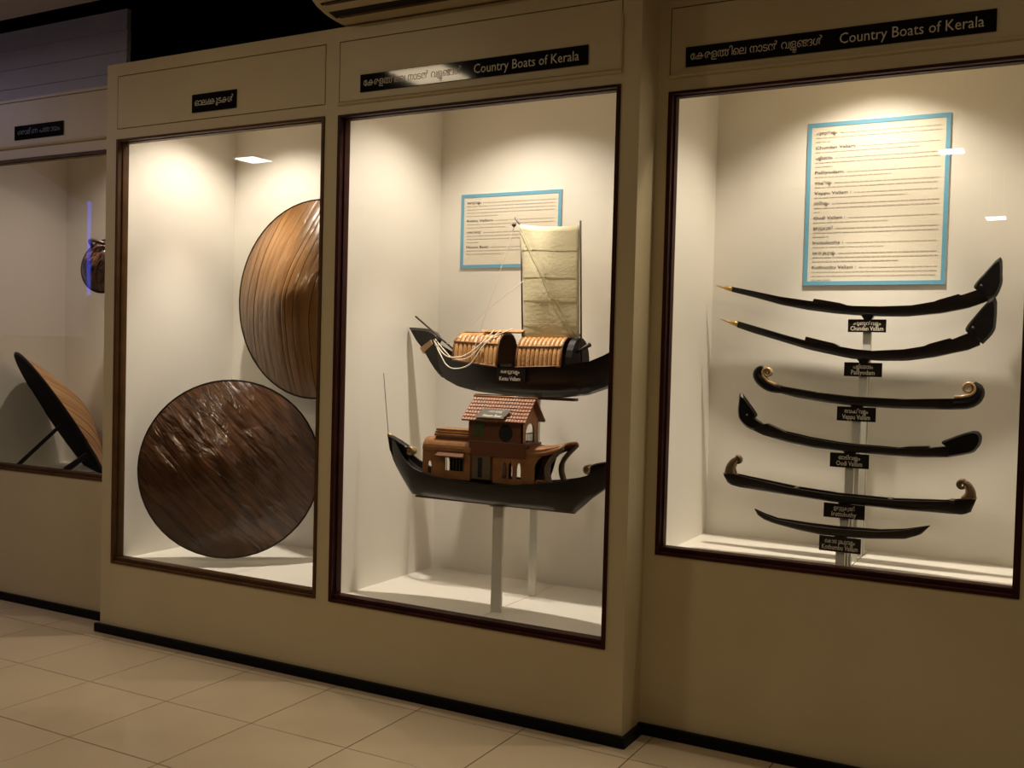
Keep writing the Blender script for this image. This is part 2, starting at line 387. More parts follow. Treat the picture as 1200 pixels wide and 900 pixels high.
# windows: moulded wooden frames and panes
def window(n, x0, x1, y, z0, z1, m, label):
    w = struct(sempty('window_%d' % n, ((x0+x1)/2, y, z0)), label)
    ws, wt, wbm, d = 0.017, 0.012, 0.026, 0.058
    def rail(nm, a, b, c, dd, ins):
        # two-step moulding: proud outer bead, set-back inner bead
        return boxes(nm, [(a, b, y-0.006, y+d, c, dd)]+ins, m, w, bevel=0.002)
    e = 0.007
    rail('frame_stile', x0, x0+ws, z0, z1, [(x0+ws, x0+ws+e, y+0.02, y+d, z0+wbm, z1-wt)])
    rail('frame_stile', x1-ws, x1, z0, z1, [(x1-ws-e, x1-ws, y+0.02, y+d, z0+wbm, z1-wt)])
    rail('frame_rail', x0+ws, x1-ws, z1-wt, z1, [(x0+ws, x1-ws, y+0.02, y+d, z1-wt-0.004, z1-wt)])
    rail('frame_rail', x0+ws, x1-ws, z0, z0+wbm-0.012, [(x0+ws, x1-ws, y+0.008, y+d, z0+wbm-0.012, z0+wbm+0.006)])
    boxes('glass_pane', [(x0+ws, x1-ws, y+0.034, y+0.039, z0+wbm, z1-wt)], 'glass', w)
window(1, -5.80, -4.46, YL, 0.753, 2.533, 'brownwood', 'large glazed front with brown frame before the tilted umbrella')
window(2, -4.302, -2.958, 0, 0.367, 2.538, 'brownwood', 'large glazed front with brown frame before two big palm leaf umbrellas')
window(3, -2.8835, -1.533, 0, 0.364, 2.535, 'redwood', 'large glazed front with dark red frame before the sailing boat and house boat')
window(4, -1.4084, -0.116, YR, 0.720, 2.534, 'redwood', 'large glazed front with dark red frame before six slender model boats')

# moulded ledges under the fascia panels
def ledge(n, x0, x1, y, z):
    V, F = [], []
    prof = [(0.0, z-0.010), (-0.008, z-0.006), (-0.012, z), (-0.009, z+0.005), (0.0, z+0.007)]
    for x in (x0, x1):
        V += [(x, y+a, b) for a, b in prof]
    k = len(prof)
    F = [(i, i+1, i+1+k, i+k) for i in range(k-1)]+[tuple(range(k)), tuple(range(2*k-1, k-1, -1))]
    struct(mesh('trim_%d' % n, V, F, 'cream', loc=((x0+x1)/2, y, z)))
ledge(1, -2.885, -1.531, -0.001, 2.583); ledge(2, -1.409, -0.116, YR-0.001, 2.593); ledge(3, -5.80, -4.46, YL-0.001, 2.60)
struct(boxes('trim_4', [(-1.5345, -1.5305, -0.008, 0.0, 2.583, 2.80)], 'cream', loc=(-1.533, 0, 2.58), bevel=0.001))

# ================================================================== LAMPS
def downlight(x, y, label, power, half_deg, blend, col=(1.0, 0.895, 0.755)):
    t = thing('downlight', label, 'lamp', (x, y, CASE_TOP), 'recessed downlights in the showcase ceilings')
    V, F = [], []
    n = 24
    for r, z in ((0.052, CASE_TOP-0.001), (0.050, CASE_TOP-0.007), (0.040, CASE_TOP-0.007), (0.037, CASE_TOP-0.001)):
        V += [(x+r*math.cos(2*math.pi*k/n), y+r*math.sin(2*math.pi*k/n), z) for k in range(n)]
    for i in range(3):
        for k in range(n): F.append((i*n+k, i*n+(k+1) % n, (i+1)*n+(k+1) % n, (i+1)*n+k))
    mesh('trim_ring', V, F, 'lampcase', t)
    mesh('lens', [(x+0.036*math.cos(2*math.pi*k/n), y+0.036*math.sin(2*math.pi*k/n), CASE_TOP-0.002) for k in range(n)], [tuple(range(n))], 'lens', t)
    # reflector lamp: a strong narrow beam straight down and a weaker wide spill
    for nm, pw_, hd, bl in (('downlight_spill', power*0.36, half_deg, blend), ('downlight_beam', power*0.95, 30, 0.9)):
        l = bpy.data.lights.new(nm, 'SPOT'); l.energy = pw_; l.color = col
        l.spot_size = math.radians(2*hd); l.spot_blend = bl; l.shadow_soft_size = 0.03
        o = bpy.data.objects.new(nm, l); COL.objects.link(o); o.parent = t; o.location = (0, 0, -0.015)
MT['lens'] = emis('downlight_lens', (1.0, 0.86, 0.66, 1), 6.0)
downlight(-5.05, 0.45, 'recessed downlight above the tilted palm umbrella on legs', SPOT_W*0.42, 66, 0.9, (1.0, 0.85, 0.72))
downlight(-3.85, 0.38, 'recessed downlight above the two big palm leaf umbrellas', SPOT_W*0.95, 64, 0.6)
downlight(-2.32, 0.32, 'recessed downlight above the sailing boat and house boat', SPOT_W, 64, 0.6)
downlight(-0.73, 0.43, 'recessed downlight above the six slender model boats', SPOT_W*1.0, 60, 0.55, (1.0, 0.885, 0.725))

def panel_lamp(x, y, z, sx, sy, label, mname, rods=True, group=None):
    t = thing('panel_lamp', label, 'lamp', (x, y, z), group)
    boxes('housing', [(x-sx/2-0.012, x+sx/2+0.012, y-sy/2-0.012, y+sy/2+0.012, z+0.004, z+0.035)], 'lampcase', t, bevel=0.003)
    mesh('diffuser', [(x-sx/2, y-sy/2, z+0.002), (x-sx/2, y+sy/2, z+0.002), (x+sx/2, y+sy/2, z+0.002), (x+sx/2, y-sy/2, z+0.002)], [(0, 1, 2, 3)], mname, t)
    if rods:
        for s in (-1, 1): tube('suspension_rod', [(x+s*sx*0.35, y, z+0.033), (x+s*sx*0.35, y, 3.399)], 0.004, 'lampcase', t)
    else:
        boxes('mount_plate', [(x-sx/2, x+sx/2, y-sy/2, y+sy/2, z+0.035, 3.3995)], 'lampcase', t)
MT['smallpanel'] = emis('panel_diffuser_small', (1.0, 0.93, 0.84, 1), 26.0)
MT['bigpanel'] = emis('panel_diffuser', (1.0, 0.80, 0.52, 1), ROOM_E)
MT['coolpanel'] = emis('panel_diffuser_cool', (0.72, 0.66, 1.0, 1), ROOM_E*0.75)
panel_lamp(-5.44, -2.13, 2.9, 0.20, 0.20, 'small hanging square lamp reflected in the glass before the big umbrellas', 'smallpanel', True, 'small hanging lamps')
panel_lamp(-0.73, -3.25, 2.9, 0.15, 0.18, 'small hanging square lamp reflected beside the tall text panel', 'smallpanel', True, 'small hanging lamps')
panel_lamp(-0.66, -6.70, 2.9, 0.17, 0.24, 'small hanging square lamp at the far end of the gallery', 'smallpanel', True, 'small hanging lamps')
panel_lamp(-3.85, -2.2, 3.355, 0.42, 0.40, 'warm ceiling panel lamp in front of the projecting showcases', 'bigpanel', False, 'ceiling panel lamps')
panel_lamp(0.55, -2.2, 3.355, 0.60, 0.20, 'narrow warm ceiling panel lamp in front of the six boats', 'bigpanel', False, 'ceiling panel lamps')  # unseen lamp added for the right front, kept clear of the sign's reflection
panel_lamp(-7.3, -1.2, 3.355, 0.60, 0.30, 'cool ceiling panel lamp near the left end of the gallery', 'coolpanel', False, 'ceiling panel lamps')

# ================================================================== AIR CONDITIONER
ac = thing('air_conditioner', 'cream wall mounted air conditioner above the middle showcase', 'air conditioner', (-2.35, -0.1, 2.93))
x0, x1 = -2.885, -1.80
prof = smoothcurve([(0.10, 2.928, 0), (0.0, 2.927, 0), (-0.083, 2.932, 0), (-0.144, 2.944, 0), (-0.205, 2.968, 0), (-0.245, 3.01, 0), (-0.262, 3.08, 0), (-0.258, 3.17, 0), (-0.235, 3.23, 0), (-0.15, 3.25, 0), (0.10, 3.25, 0)], 4)
prof = [(p[0], p[1]) for p in prof]; k = len(prof)
V = [(x0+0.012, -0.075+(a+0.075)*0.97, 3.09+(b-3.09)*0.97) for a, b in prof]+[(x0+0.03, a, b) for a, b in prof]+[(x1-0.03, a, b) for a, b in prof]+[(x1-0.012, -0.075+(a+0.075)*0.97, 3.09+(b-3.09)*0.97) for a, b in prof]
F = [(r*k+i, r*k+i+1, (r+1)*k+i+1, (r+1)*k+i) for r in range(3) for i in range(k-1)]+[tuple(range(k)), tuple(range(4*k-1, 3*k-1, -1))]
F += [(r*k+k-1, r*k, (r+1)*k, (r+1)*k+k-1) for r in range(3)]
mesh('body', V, F, 'ac', ac, smooth=False)
# outlet slots on the curved underside, black for the shade inside
def pz(y): return interp(sorted([(a, b) for a, b in prof if b < 3.1]), y)
for (ya, yb, nm) in ((-0.135, -0.083, 'outlet_slot'), (-0.222, -0.182, 'intake_slot')):
    V = []
    for x in (x0+0.045, x1-0.07):
        V += [(x, ya, pz(ya)-0.002), (x, yb, pz(yb)-0.002), (x, yb, pz(yb)+0.01), (x, ya, pz(ya)+0.01)]
    sl = mesh(nm, V, [(0,1,2,3),(4,7,6,5),(0,4,5,1),(1,5,6,2),(2,6,7,3),(3,7,4,0)], 'holeblack', ac)
    ym = ya*0.35+yb*0.65 if nm == 'outlet_slot' else (ya+yb)/2
    V = []
    for x in (x0+0.07, x1-0.09):
        V += [(x, yb-0.004, pz(yb)-0.004), (x, yb-0.016, pz(yb)-0.001), (x, yb-0.016, pz(yb)-0.005), (x, yb-0.004, pz(yb)-0.007)]
    mesh('louvre', V, [(0,1,2,3),(4,7,6,5),(0,4,5,1),(1,5,6,2),(2,6,7,3),(3,7,4,0)], 'brownwood', sl)

# ================================================================== SIGNS
def sign(name, label, x0, x1, y, z0, z1, lines, m='signblack', mt='signtext', cat='sign', group=None):
    t = thing(name, label, cat, ((x0+x1)/2, y, z0), group)
    boxes('board', [(x0, x1, y-0.005, y-0.0002, z0, z1)], m, t, bevel=0.0008)
    for (s, a, b, zb, h) in lines:
        text('lettering', s, mt, t, x0+(x1-x0)*a, x0+(x1-x0)*b, z0+(z1-z0)*zb, (z1-z0)*h, y-0.0056)
    return t
sign('name_sign', 'long black sign Country Boats of Kerala above the sailing boat', -2.763, -1.672, -0.0012, 2.623, 2.699,
     [(ML_BOATS, 0.018, 0.475, 0.33, 0.40), ('Country Boats of Kerala', 0.53, 0.965, 0.26, 0.50)])
sign('name_sign', 'long black sign Country Boats of Kerala above the six slender boats', -1.342, -0.254, YR-0.0012, 2.622, 2.698,
     [(ML_BOATS, 0.018, 0.475, 0.33, 0.40), ('Country Boats of Kerala', 0.53, 0.965, 0.26, 0.50)])
sign('name_sign', 'short black sign with one Malayalam word above the big umbrellas', -3.774, -3.487, -0.0012, 2.624, 2.711, [(ML_OLAKKUDA, 0.07, 0.94, 0.36, 0.36)])
sign('name_sign', 'black sign with faint worn lettering above the tilted umbrella', -5.315, -4.90, YL-0.0012, 2.638, 2.717, [('ഗ~ര~ാ~മ~ീ~ണ~ ~പ~ത~+ത~ാ~യ~ം', 0.07, 0.94, 0.36, 0.36)], mt='dimtext')

# information panels on the back wall
def info_panel(label, x0, x1, z0, z1, paras, lh):
    t = thing('information_panel', label, 'panel', ((x0+x1)/2, BACK, z0))
    y = BACK-0.0005
    boxes('board', [(x0, x1, y-0.006, y, z0, z1)], 'paper', t)
    b = 0.017
    for nm, bx in (('border_strip', (x0, x1, y-0.008, y-0.0062, z1-b, z1)), ('border_strip', (x0, x1, y-0.008, y-0.0062, z0, z0+b)),
                   ('border_strip', (x0, x0+b, y-0.008, y-0.0062, z0+b, z1-b)), ('border_strip', (x1-b, x1, y-0.008, y-0.0062, z0+b, z1-b))):
        boxes(nm, [bx], 'blue', t)
    z = z1-b-lh*1.9; l, r = x0+b+0.018, x1-b-0.016
    V, F = [], []
    def row(xa, xb, zz, hh):
        x = xa
        while x < xb-0.004:
            w = random.uniform(0.010, 0.034)
            e = min(x+w, xb); n = len(V)
            V.extend([(x, y-0.0075, zz), (e, y-0.0075, zz), (e, y-0.0075, zz+hh), (x, y-0.0075, zz+hh)]); F.append((n, n+1, n+2, n+3))
            x = e+0.0035
    for head, hw, n, lastw, hh in paras:
        text('heading', head, 'ink', t, l, l+hw, z, lh*0.68, y-0.0078)
        row(l+hw+0.012, r, z+lh*0.1, hh)
        for k in range(1, n):
            z -= lh
            row(l, r if k < n-1 else l+(r-l)*lastw, z+lh*0.1, hh)
        z -= lh*1.55
    mesh('body_text', V, F, 'faintink', t)['kind'] = 'stuff'
ML_CH = 'ച~ു~ണ~^ട~ൻ~വ~ള~^ള~ം'; ML_PA = 'പ~ള~^ള~ി~േ~യ~ാ~ട~ം'; ML_VE = 'െ~വ~പ~+പ~് ~വ~ള~^ള~ം'
ML_OO = 'ഓ~ട~ി~വ~ള~^ള~ം'; ML_IR = 'ഇ~ര~ു~ട~^ട~ു~ക~ു~ത~+ത~ി'; ML_KO = 'െ~ക~ാ~ത~ു~മ~+പ~ു~വ~ള~^ള~ം'
ML_KE = 'െ~ക~ട~^ട~ു~വ~ള~^ള~ം'; ML_HO = 'ഹ~ൗ~സ~് ~േ~ബ~ാ~ട~^ട~്'
h1, h2 = 0.0036, 0.0030
BOLD = 0.014
info_panel('large blue bordered text panel above the six slender boats', -1.0105, -0.448, 1.822, 2.508,
    [(ML_CH, .085, 3, .12, h1), ('Chundan Vallam:', .165, 2, .85, h2), (ML_PA, .07, 3, .14, h1), ('Palliyodam:', .12, 2, .62, h2),
     (ML_VE, .07, 2, .98, h1), ('Veppu Vallam :', .15, 2, .75, h2), (ML_OO, .062, 3, .05, h1), ('Oodi Vallam :', .13, 2, .62, h2),
     (ML_IR, .08, 3, .13, h1), ('Iruttukuthy :', .125, 2, .58, h2), (ML_KO, .095, 3, .70, h1), ('Kothumbu Vallam :', .18, 4, .16, h2)], 0.0171)
info_panel('small blue bordered text panel behind the white sail', -2.733, -2.169, 1.924, 2.296,
    [(ML_KE, .08, 5, .36, h1), ('Kettu Vallam:', .155, 3, .45, h2), (ML_HO, .085, 4, .14, h1), ('House Boat:', .13, 3, .42, h2)], 0.0163)

# ================================================================== UMBRELLAS
def umbrella(name, label, c, nrm, R, bulge, ang, ns, leafm, gap=0.0016, fold=0.0030, fan=0.0, wrinkle=0.0, rimr=0.007, power=2.0, under=True, base=None, seed=1, squash=1.0):
    """shallow dome of folded palm leaf strips. ang = direction of the strips in the disc plane"""
    rnd = random.Random(seed)
    c = Vector(c); n = Vector(nrm).normalized()
    h = Vector((0, 0, 1)).cross(n); h.normalize(); v = n.cross(h)     # h: to the side, v: up
    t = thing(name, label, 'umbrella', base if base else (c.x, c.y, c.z-R))
    def dome(r): return bulge*max(0.0, 1-(min(math.sqrt(r*r+0.012)-0.0060, 1.0))**power)
    ca, sa = math.cos(ang), math.sin(ang)
    ph = [rnd.uniform(0, 6.28) for _ in range(8)]
    def P(a, b, ridge):
        # a along the strips, b across, both in units of R
        r = math.hypot(a, b)
        if r > 1: a, b = a/r, b/r; r = 1
        w = dome(r)+ridge*(1-r**6)
        if wrinkle:
            w += wrinkle*(1-r**4)*(math.sin(3.1*a+9*b+ph[0])*0.5+math.sin(7*a-4*b+ph[1])*0.5+math.sin(13*a+17*b+ph[2])*0.28+math.sin(23*a+6*b+ph[3])*0.22+math.sin(5*a+31*b+ph[4])*0.30)
        x, y = (a*ca-b*sa), (a*sa+b*ca)
        return c+R*(x*h+y*v*squash)+n*w
    edges = [-1+2*k/ns for k in range(ns+1)]
    edges = [e+(rnd.uniform(-0.30, 0.30)*2/ns if 0 < k < ns else 0) for k, e in enumerate(edges)]
    NA, NB = 26, 4
    for k in range(ns):
        gp = gap/R*rnd.uniform(0.3, 1.8)
        b0, b1 = edges[k]+gp, edges[k+1]-gp
        V, F, UVS = [], [], []
        lift = rnd.uniform(0.0, 0.003)
        for i in range(NA+1):
            u = -1+2*i/NA
            for j in range(NB+1):
                s = j/NB; b = b0+(b1-b0)*s
                lim = math.sqrt(max(0.0, 1-min(1, b*b)))
                a = u*lim
                bb = b*(1-fan*(a+1)/2) if fan else b
                ridge = fold*math.sin(math.pi*s)+lift
                V.append(P(a, bb, ridge)); UVS.append((a+3*k, b))
        for i in range(NA):
            for j in range(NB):
                q = i*(NB+1)+j; F.append((q, q+1, q+NB+2, q+NB+1))
        lf = mesh('palm_leaf', V, F, leafm, t, smooth=True)
        ul = lf.data.uv_layers.new(name='UVMap')
        for lp in lf.data.loops: ul.data[lp.index].uv = UVS[lp.vertex_index]
    V, F = [], []                                   # dark backing added in place of shade in the gaps between leaves
    for i in range(1, 15):
        for k in range(40):
            th = 2*math.pi*k/40; V.append(P(i/14*math.cos(th), i/14*math.sin(th), -0.0022))
    for i in range(13):
        for k in range(40): F.append((i*40+k, i*40+(k+1) % 40, (i+1)*40+(k+1) % 40, (i+1)*40+k))
    F.append(tuple(range(40)))
    mesh('lining', V, F, 'rim', t, smooth=True)
    if under:
        V = [c-n*0.012]; F = []; N = 40
        for k in range(N):
            th = 2*math.pi*k/N; V.append(c+R*(math.cos(th)*h+math.sin(th)*v*squash)*0.995-n*0.004)
        F = [(0, k+1, (k+1) % N+1) for k in range(N)]
        mesh('underside', V, F, 'under', t)
    N = 56; V, F = [], []
    for k in range(N):
        th = 2*math.pi*k/N; d = math.cos(th)*h+math.sin(th)*v*squash
        for q in range(6):
            f = 2*math.pi*q/6; V.append(c+d*(R+rimr*math.cos(f))+n*rimr*math.sin(f))
    for k in range(N):
        for q in range(6): F.append((k*6+q, k*6+(q+1) % 6, ((k+1) % N)*6+(q+1) % 6, ((k+1) % N)*6+q))
    mesh('rim_hoop', V, F, 'rim', t, smooth=True)
    return t
umbrella('palm_umbrella', 'golden brown palm leaf umbrella hung on the back wall', (-3.57, 0.70, 1.765), (0.02, -1, 0.03), 0.535, 0.24, math.radians(80), 22, 'leafB', gap=0.0014, fold=0.0022, seed=4, power=1.45, wrinkle=0.003, rimr=0.005)
umbrella('palm_umbrella', 'dark glossy palm leaf umbrella standing on the showcase floor', (-3.825, 0.345, 0.862), (0.575, -0.80, 0.12), 0.462, 0.16, math.radians(-46), 24, 'leafA', gap=0.0007, fold=0.0016, wrinkle=0.010, rimr=0.0045, seed=9, power=1.45, base=(-3.8, 0.37, FLC))
lu = umbrella('palm_umbrella', 'tilted palm leaf umbrella with black underside propped on two legs', (-5.315, 0.475, 1.025), (0.40, 0.75, 0.53), 0.475, 0.16, math.radians(-48), 22, 'leafC', seed=3, power=1.4, base=(-5.15, 0.4, FLS))
tube('leg', [(-5.27, 0.47, 1.03), (-5.575, 0.345, 0.724)], [0.011, 0.013], 'rim', lu)
tube('handle', [(-5.03, 0.51, 0.885), (-5.25, 0.458, 0.734)], [0.016, 0.020], 'rim', lu)
hat = umbrella('palm_hat', 'small gathered palm leaf hat on the wall above the tilted umbrella', (-5.12, 0.62, 1.965), (0.25, -0.93, 0.2), 0.165, 0.10, math.radians(70), 10, 'leafA', wrinkle=0.012, seed=12)
tube('gathered_knot', smoothcurve([(-5.22, 0.60, 2.085), (-5.19, 0.56, 2.112), (-5.13, 0.55, 2.108), (-5.07, 0.57, 2.09)], 4), [0.012]*12+[0.008], 'bronzedark', hat)

# ================================================================== BOATS
def hull(par, top, bot, Y, Wd, m, p=2.4, wmin=0.006, n=46, deck=0.010, name='hull', x0=None, x1=None):
    xa = max(top[0][0], bot[0][0]) if x0 is None else x0
    xb = min(top[-1][0], bot[-1][0]) if x1 is None else x1
    xs = sorted(set([round(xa+(xb-xa)*i/n, 4) for i in range(n+1)]+[round(q[0], 4) for q in top if xa < q[0] < xb]))
    rings = []
    for x in xs:
        u = 2*(x-xa)/(xb-xa)-1
        w = wmin+(Wd-wmin)*max(0, 1-abs(u)**p)
        zt, zb = interp(top, x), interp(bot, x); h = max(zt-zb, 0.002); dk = min(0.45*h, deck)
        half = [(0, zb), (0.5*w, zb+0.05*h), (0.82*w, zb+0.28*h), (0.97*w, zb+0.65*h), (w, zt), (0.80*w, zt), (0.74*w, zt-dk), (0, zt-dk)]
        ring = [(x, Y-a, z) for a, z in half]+[(x, Y+a, z) for a, z in reversed(half[1:-1])]
        rings.append(ring)
    k = len(rings[0]); V = [v for r in rings for v in r]; F = []
    for i in range(len(rings)-1):
        for j in range(k): F.append((i*k+j, i*k+(j+1) % k, (i+1)*k+(j+1) % k, (i+1)*k+j))
    F.append(tuple(range(k))); F.append(tuple((len(rings)-1)*k+j for j in reversed(range(k))))
    o = mesh(name, V, F, m, par, smooth=True)
    md = o.modifiers.new('edge', 'EDGE_SPLIT'); md.split_angle = math.radians(38)
    return o
def plate(par, name, poly, Y, T, m, inset=0.80, edge=0.25):
    """flat carved end piece: outline in x,z, half thickness T, thinned to the edge"""
    cx = sum(q[0] for q in poly)/len(poly); cz = sum(q[1] for q in poly)/len(poly); k = len(poly)
    def ring(s, y): return [(cx+(x-cx)*s, y, cz+(z-cz)*s) for x, z in poly]
    V = ring(inset, Y-T)+ring(1, Y-T*edge)+ring(1, Y+T*edge)+ring(inset, Y+T)+[(cx, Y-T, cz), (cx, Y+T, cz)]
    F = []
    for r in range(3):
        for j in range(k): F.append((r*k+j, r*k+(j+1) % k, (r+1)*k+(j+1) % k, (r+1)*k+j))
    for j in range(k): F.append((4*k, (j+1) % k, j)); F.append((4*k+1, 3*k+j, 3*k+(j+1) % k))
    return mesh(name, V, F, m, par)
def densify(pts, n=3):
    return [(p[0], p[1]) for p in smoothcurve([(a, b, 0) for a, b in pts], n)]
def scroll(par, name, path, th, dy, Y, m):
    """path in x,z swept as a flattened tapering ribbon"""
    P = [Vector((a, 0, b)) for a, b in path]; n = len(P); V, F = [], []
    for i in range(n):
        t = (P[min(i+1, n-1)]-P[max(i-1, 0)]).normalized(); nn = Vector((-t.z, 0, t.x))
        a = th[i]; d = dy[i]
        for (u, y) in ((1, -0.55), (0.6, -1), (-0.6, -1), (-1, -0.55), (-1, 0.55), (-0.6, 1), (0.6, 1), (1, 0.55)):
            q = P[i]+nn*a*u; V.append((q.x, Y+d*y, q.z))
    for i in range(n-1):
        for j in range(8): F.append((i*8+j, i*8+(j+1) % 8, (i+1)*8+(j+1) % 8, (i+1)*8+j))
    F.append(tuple(range(8))); F.append(tuple((n-1)*8+j for j in reversed(range(8))))
    return mesh(name, V, F, m, par, smooth=True)
def spiral(c, a0, turns, r0, r1, n=26):
    out = []
    for i in range(n+1):
        s = i/n; a = a0+turns*2*math.pi*s; r = r0+(r1-r0)*s
        out.append((c[0]+r*math.cos(a), c[1]+r*math.sin(a)))
    return out
def lin(a, b, n): return [a+(b-a)*i/(n-1) for i in range(n)]

PX = -0.722
GB = 'slender black model boats'
def stand_and_plate(Y, zbot, label_en, ml, en, pz0, pw, ph, px, lw, nm):
    s = thing('display_stand', 'white post carrying the '+label_en, 'stand', (px, Y, FLS), 'white posts in the showcase of six boats')
    boxes('post', [(px-0.016, px+0.016, Y-0.010, Y+0.010, FLS+0.0003, zbot-0.012)], 'stand', s, bevel=0.001)
    V = [(px-0.028, Y-0.014, zbot+0.006), (px+0.028, Y-0.014, zbot+0.006), (px+0.013, Y-0.010, zbot-0.016), (px-0.013, Y-0.010, zbot-0.016)]
    V += [(a, 2*Y-b, c) for a, b, c in V]
    mesh('cradle', V, [(0,1,2,3),(4,7,6,5),(0,4,5,1),(1,5,6,2),(2,6,7,3),(3,7,4,0)], 'hull', s)
    z1 = pz0+ph
    p = thing('name_plate', nm, 'sign', (px, Y-0.02, pz0), 'black name plates under the slender boats')
    boxes('board', [(px-pw/2, px+pw/2, Y-0.0205, Y-0.0165, pz0, z1)], 'plateblack', p, bevel=0.0006)
    boxes('backing_clip', [(px-0.008, px+0.008, Y-0.0163, Y-0.0103, pz0+0.01, z1-0.01)], 'stand', p)
    f = min(0.86, lw)
    text('lettering', ml, 'platetext', p, px-pw*f*0.42, px+pw*f*0.42, pz0+ph*0.57, ph*0.27, Y-0.0211)
    text('lettering', en, 'platetext', p, px-pw*f/2, px+pw*f/2, pz0+ph*0.14, ph*0.32, Y-0.0211)

# --- boat with a tall leaf stern, straight tapering bow and brass tip
def racing_boat(label, top, bot, leaf, tip, Y, Wd):
    cx = PX; zb = min(b for _, b in bot)
    t = thing('model_boat', label, 'boat', (cx, Y, zb), GB)
    # plain sheer without the raised boards, which are parts of their own
    hull(t, top['sheer'], bot, Y, Wd, 'hull', p=3.0, wmin=0.008)
    for nm, poly in top['boards']:
        plate(t, nm, poly, Y, Wd*0.55, 'hull', inset=0.97, edge=0.8)
    plate(t, 'leaf_stern', densify(leaf, 3), Y, 0.020, 'hull', inset=0.82, edge=0.3)
    a = leaf[1]
    tube('stern_stud', [(a[0]+0.028, Y-0.026, a[1]+0.002), (a[0]+0.028, Y-0.012, a[1]+0.002)], 0.006, 'bronzedark', t)
    (xa, za), (xc, zc), (xd, zd0, zd1) = tip
    h = (zd0-zd1)/2; zm = (zd0+zd1)/2
    tube('brass_tip', [(xa, Y, za), (xa+(xc-xa)*0.5, Y, za+(zc-za)*0.5), (xc, Y, zc)], [0.0015, 0.004, 0.005], 'brass', t)
    tube('brass_collar', [(xc-0.004, Y, zc), (xc+0.008, Y, zc), (xd+0.002, Y, zm)], [0.006, 0.010, h*1.02], 'brass', t)
    return t
Y1 = 0.71
racing_boat('slender black boat with pointed leaf stern, topmost of the six',
    {'sheer': [(-1.289,1.812),(-1.191,1.792),(-1.075,1.767),(-0.941,1.747),(-0.860,1.738),(-0.779,1.728),(-0.674,1.726),(-0.557,1.730),(-0.478,1.744),(-0.376,1.770),(-0.322,1.790),(-0.28,1.80)],
     'boards': [('raised_board', [(-0.944,1.744),(-0.937,1.759),(-0.832,1.741),(-0.81,1.734),(-0.81,1.728)]), ('stern_board', [(-0.48,1.742),(-0.463,1.751),(-0.386,1.775),(-0.376,1.770),(-0.376,1.762)])]},
    [(-1.29,1.790),(-1.19,1.765),(-1.074,1.733),(-0.961,1.711),(-0.852,1.697),(-0.778,1.691),(-0.673,1.686),(-0.571,1.686),(-0.447,1.699),(-0.350,1.720),(-0.280,1.748)],
    [(-0.322,1.790),(-0.334,1.803),(-0.321,1.827),(-0.302,1.850),(-0.244,1.916),(-0.235,1.849),(-0.235,1.813),(-0.252,1.766),(-0.280,1.748)],
    ((-1.361,1.819),(-1.323,1.808),(-1.289,1.812,1.790)), Y1, 0.034)
Y2 = 0.655
racing_boat('slender black boat with leaf stern, second of the six from the top',
    {'sheer': [(-1.244,1.662),(-1.145,1.634),(-1.031,1.602),(-0.955,1.583),(-0.86,1.568),(-0.765,1.553),(-0.687,1.547),(-0.570,1.555),(-0.506,1.567),(-0.397,1.597),(-0.343,1.622),(-0.30,1.64)],
     'boards': [('raised_board', [(-0.957,1.580),(-0.953,1.600),(-0.839,1.574),(-0.822,1.566),(-0.822,1.556)]), ('stern_board', [(-0.506,1.565),(-0.482,1.578),(-0.405,1.602),(-0.397,1.597),(-0.397,1.588)])]},
    [(-1.246,1.635),(-1.173,1.611),(-1.058,1.579),(-0.946,1.547),(-0.837,1.525),(-0.764,1.512),(-0.660,1.507),(-0.559,1.510),(-0.460,1.526),(-0.341,1.557),(-0.290,1.581)],
    [(-0.343,1.622),(-0.353,1.640),(-0.322,1.687),(-0.254,1.764),(-0.247,1.661),(-0.258,1.620),(-0.290,1.581)],
    ((-1.321,1.671),(-1.272,1.655),(-1.244,1.662,1.635)), Y2, 0.038)

# --- boat curled up at both ends
Y3 = 0.54
t = thing('model_boat', 'slender black boat with big golden scrolls at both ends', 'boat', (PX, Y3, 1.326), GB)
hull(t, [(-1.060,1.400),(-1.035,1.397),(-0.871,1.374),(-0.738,1.364),(-0.552,1.362),(-0.368,1.373),(-0.33,1.378)],
     [(-1.067,1.376),(-0.959,1.351),(-0.839,1.336),(-0.737,1.328),(-0.575,1.325),(-0.381,1.330),(-0.329,1.338)], Y3, 0.036, 'hull', p=3.0, wmin=0.010)
pl = densify([(-1.02,1.382),(-1.062,1.388),(-1.098,1.408),(-1.119,1.434),(-1.116,1.456),(-1.098,1.470)], 4)
k = len(pl); scroll(t, 'curled_stem', pl, [0.016+0.004*math.sin(math.pi*i/(k-1)) - 0.008*(i/(k-1))**3 for i in range(k)], lin(0.017, 0.014, k), Y3, 'hull')
sp = [(-1.045,1.399),(-1.072,1.412),(-1.094,1.434)]+spiral((-1.078, 1.448), math.radians(165), -1.75, 0.0195, 0.003, 30); k = len(sp)
scroll(t, 'scroll', sp, [0.006]*4+lin(0.0056, 0.0028, k-4), lin(0.018, 0.015, k), Y3, 'bronze')
pl = densify([(-0.381,1.352),(-0.329,1.357),(-0.301,1.372),(-0.289,1.394),(-0.291,1.414),(-0.310,1.432)], 4)
k = len(pl); scroll(t, 'curled_stem', pl, [0.020+0.002*math.sin(math.pi*i/(k-1)) - 0.010*(i/(k-1))**3 for i in range(k)], lin(0.018, 0.014, k), Y3, 'hull')
sp = [(-0.372,1.379),(-0.345,1.381),(-0.318,1.389)]+spiral((-0.325, 1.413), math.radians(-45), 1.75, 0.024, 0.003, 30); k = len(sp)
scroll(t, 'scroll', sp, [0.006]*4+lin(0.0066, 0.003, k-4), lin(0.019, 0.016, k), Y3, 'bronze')
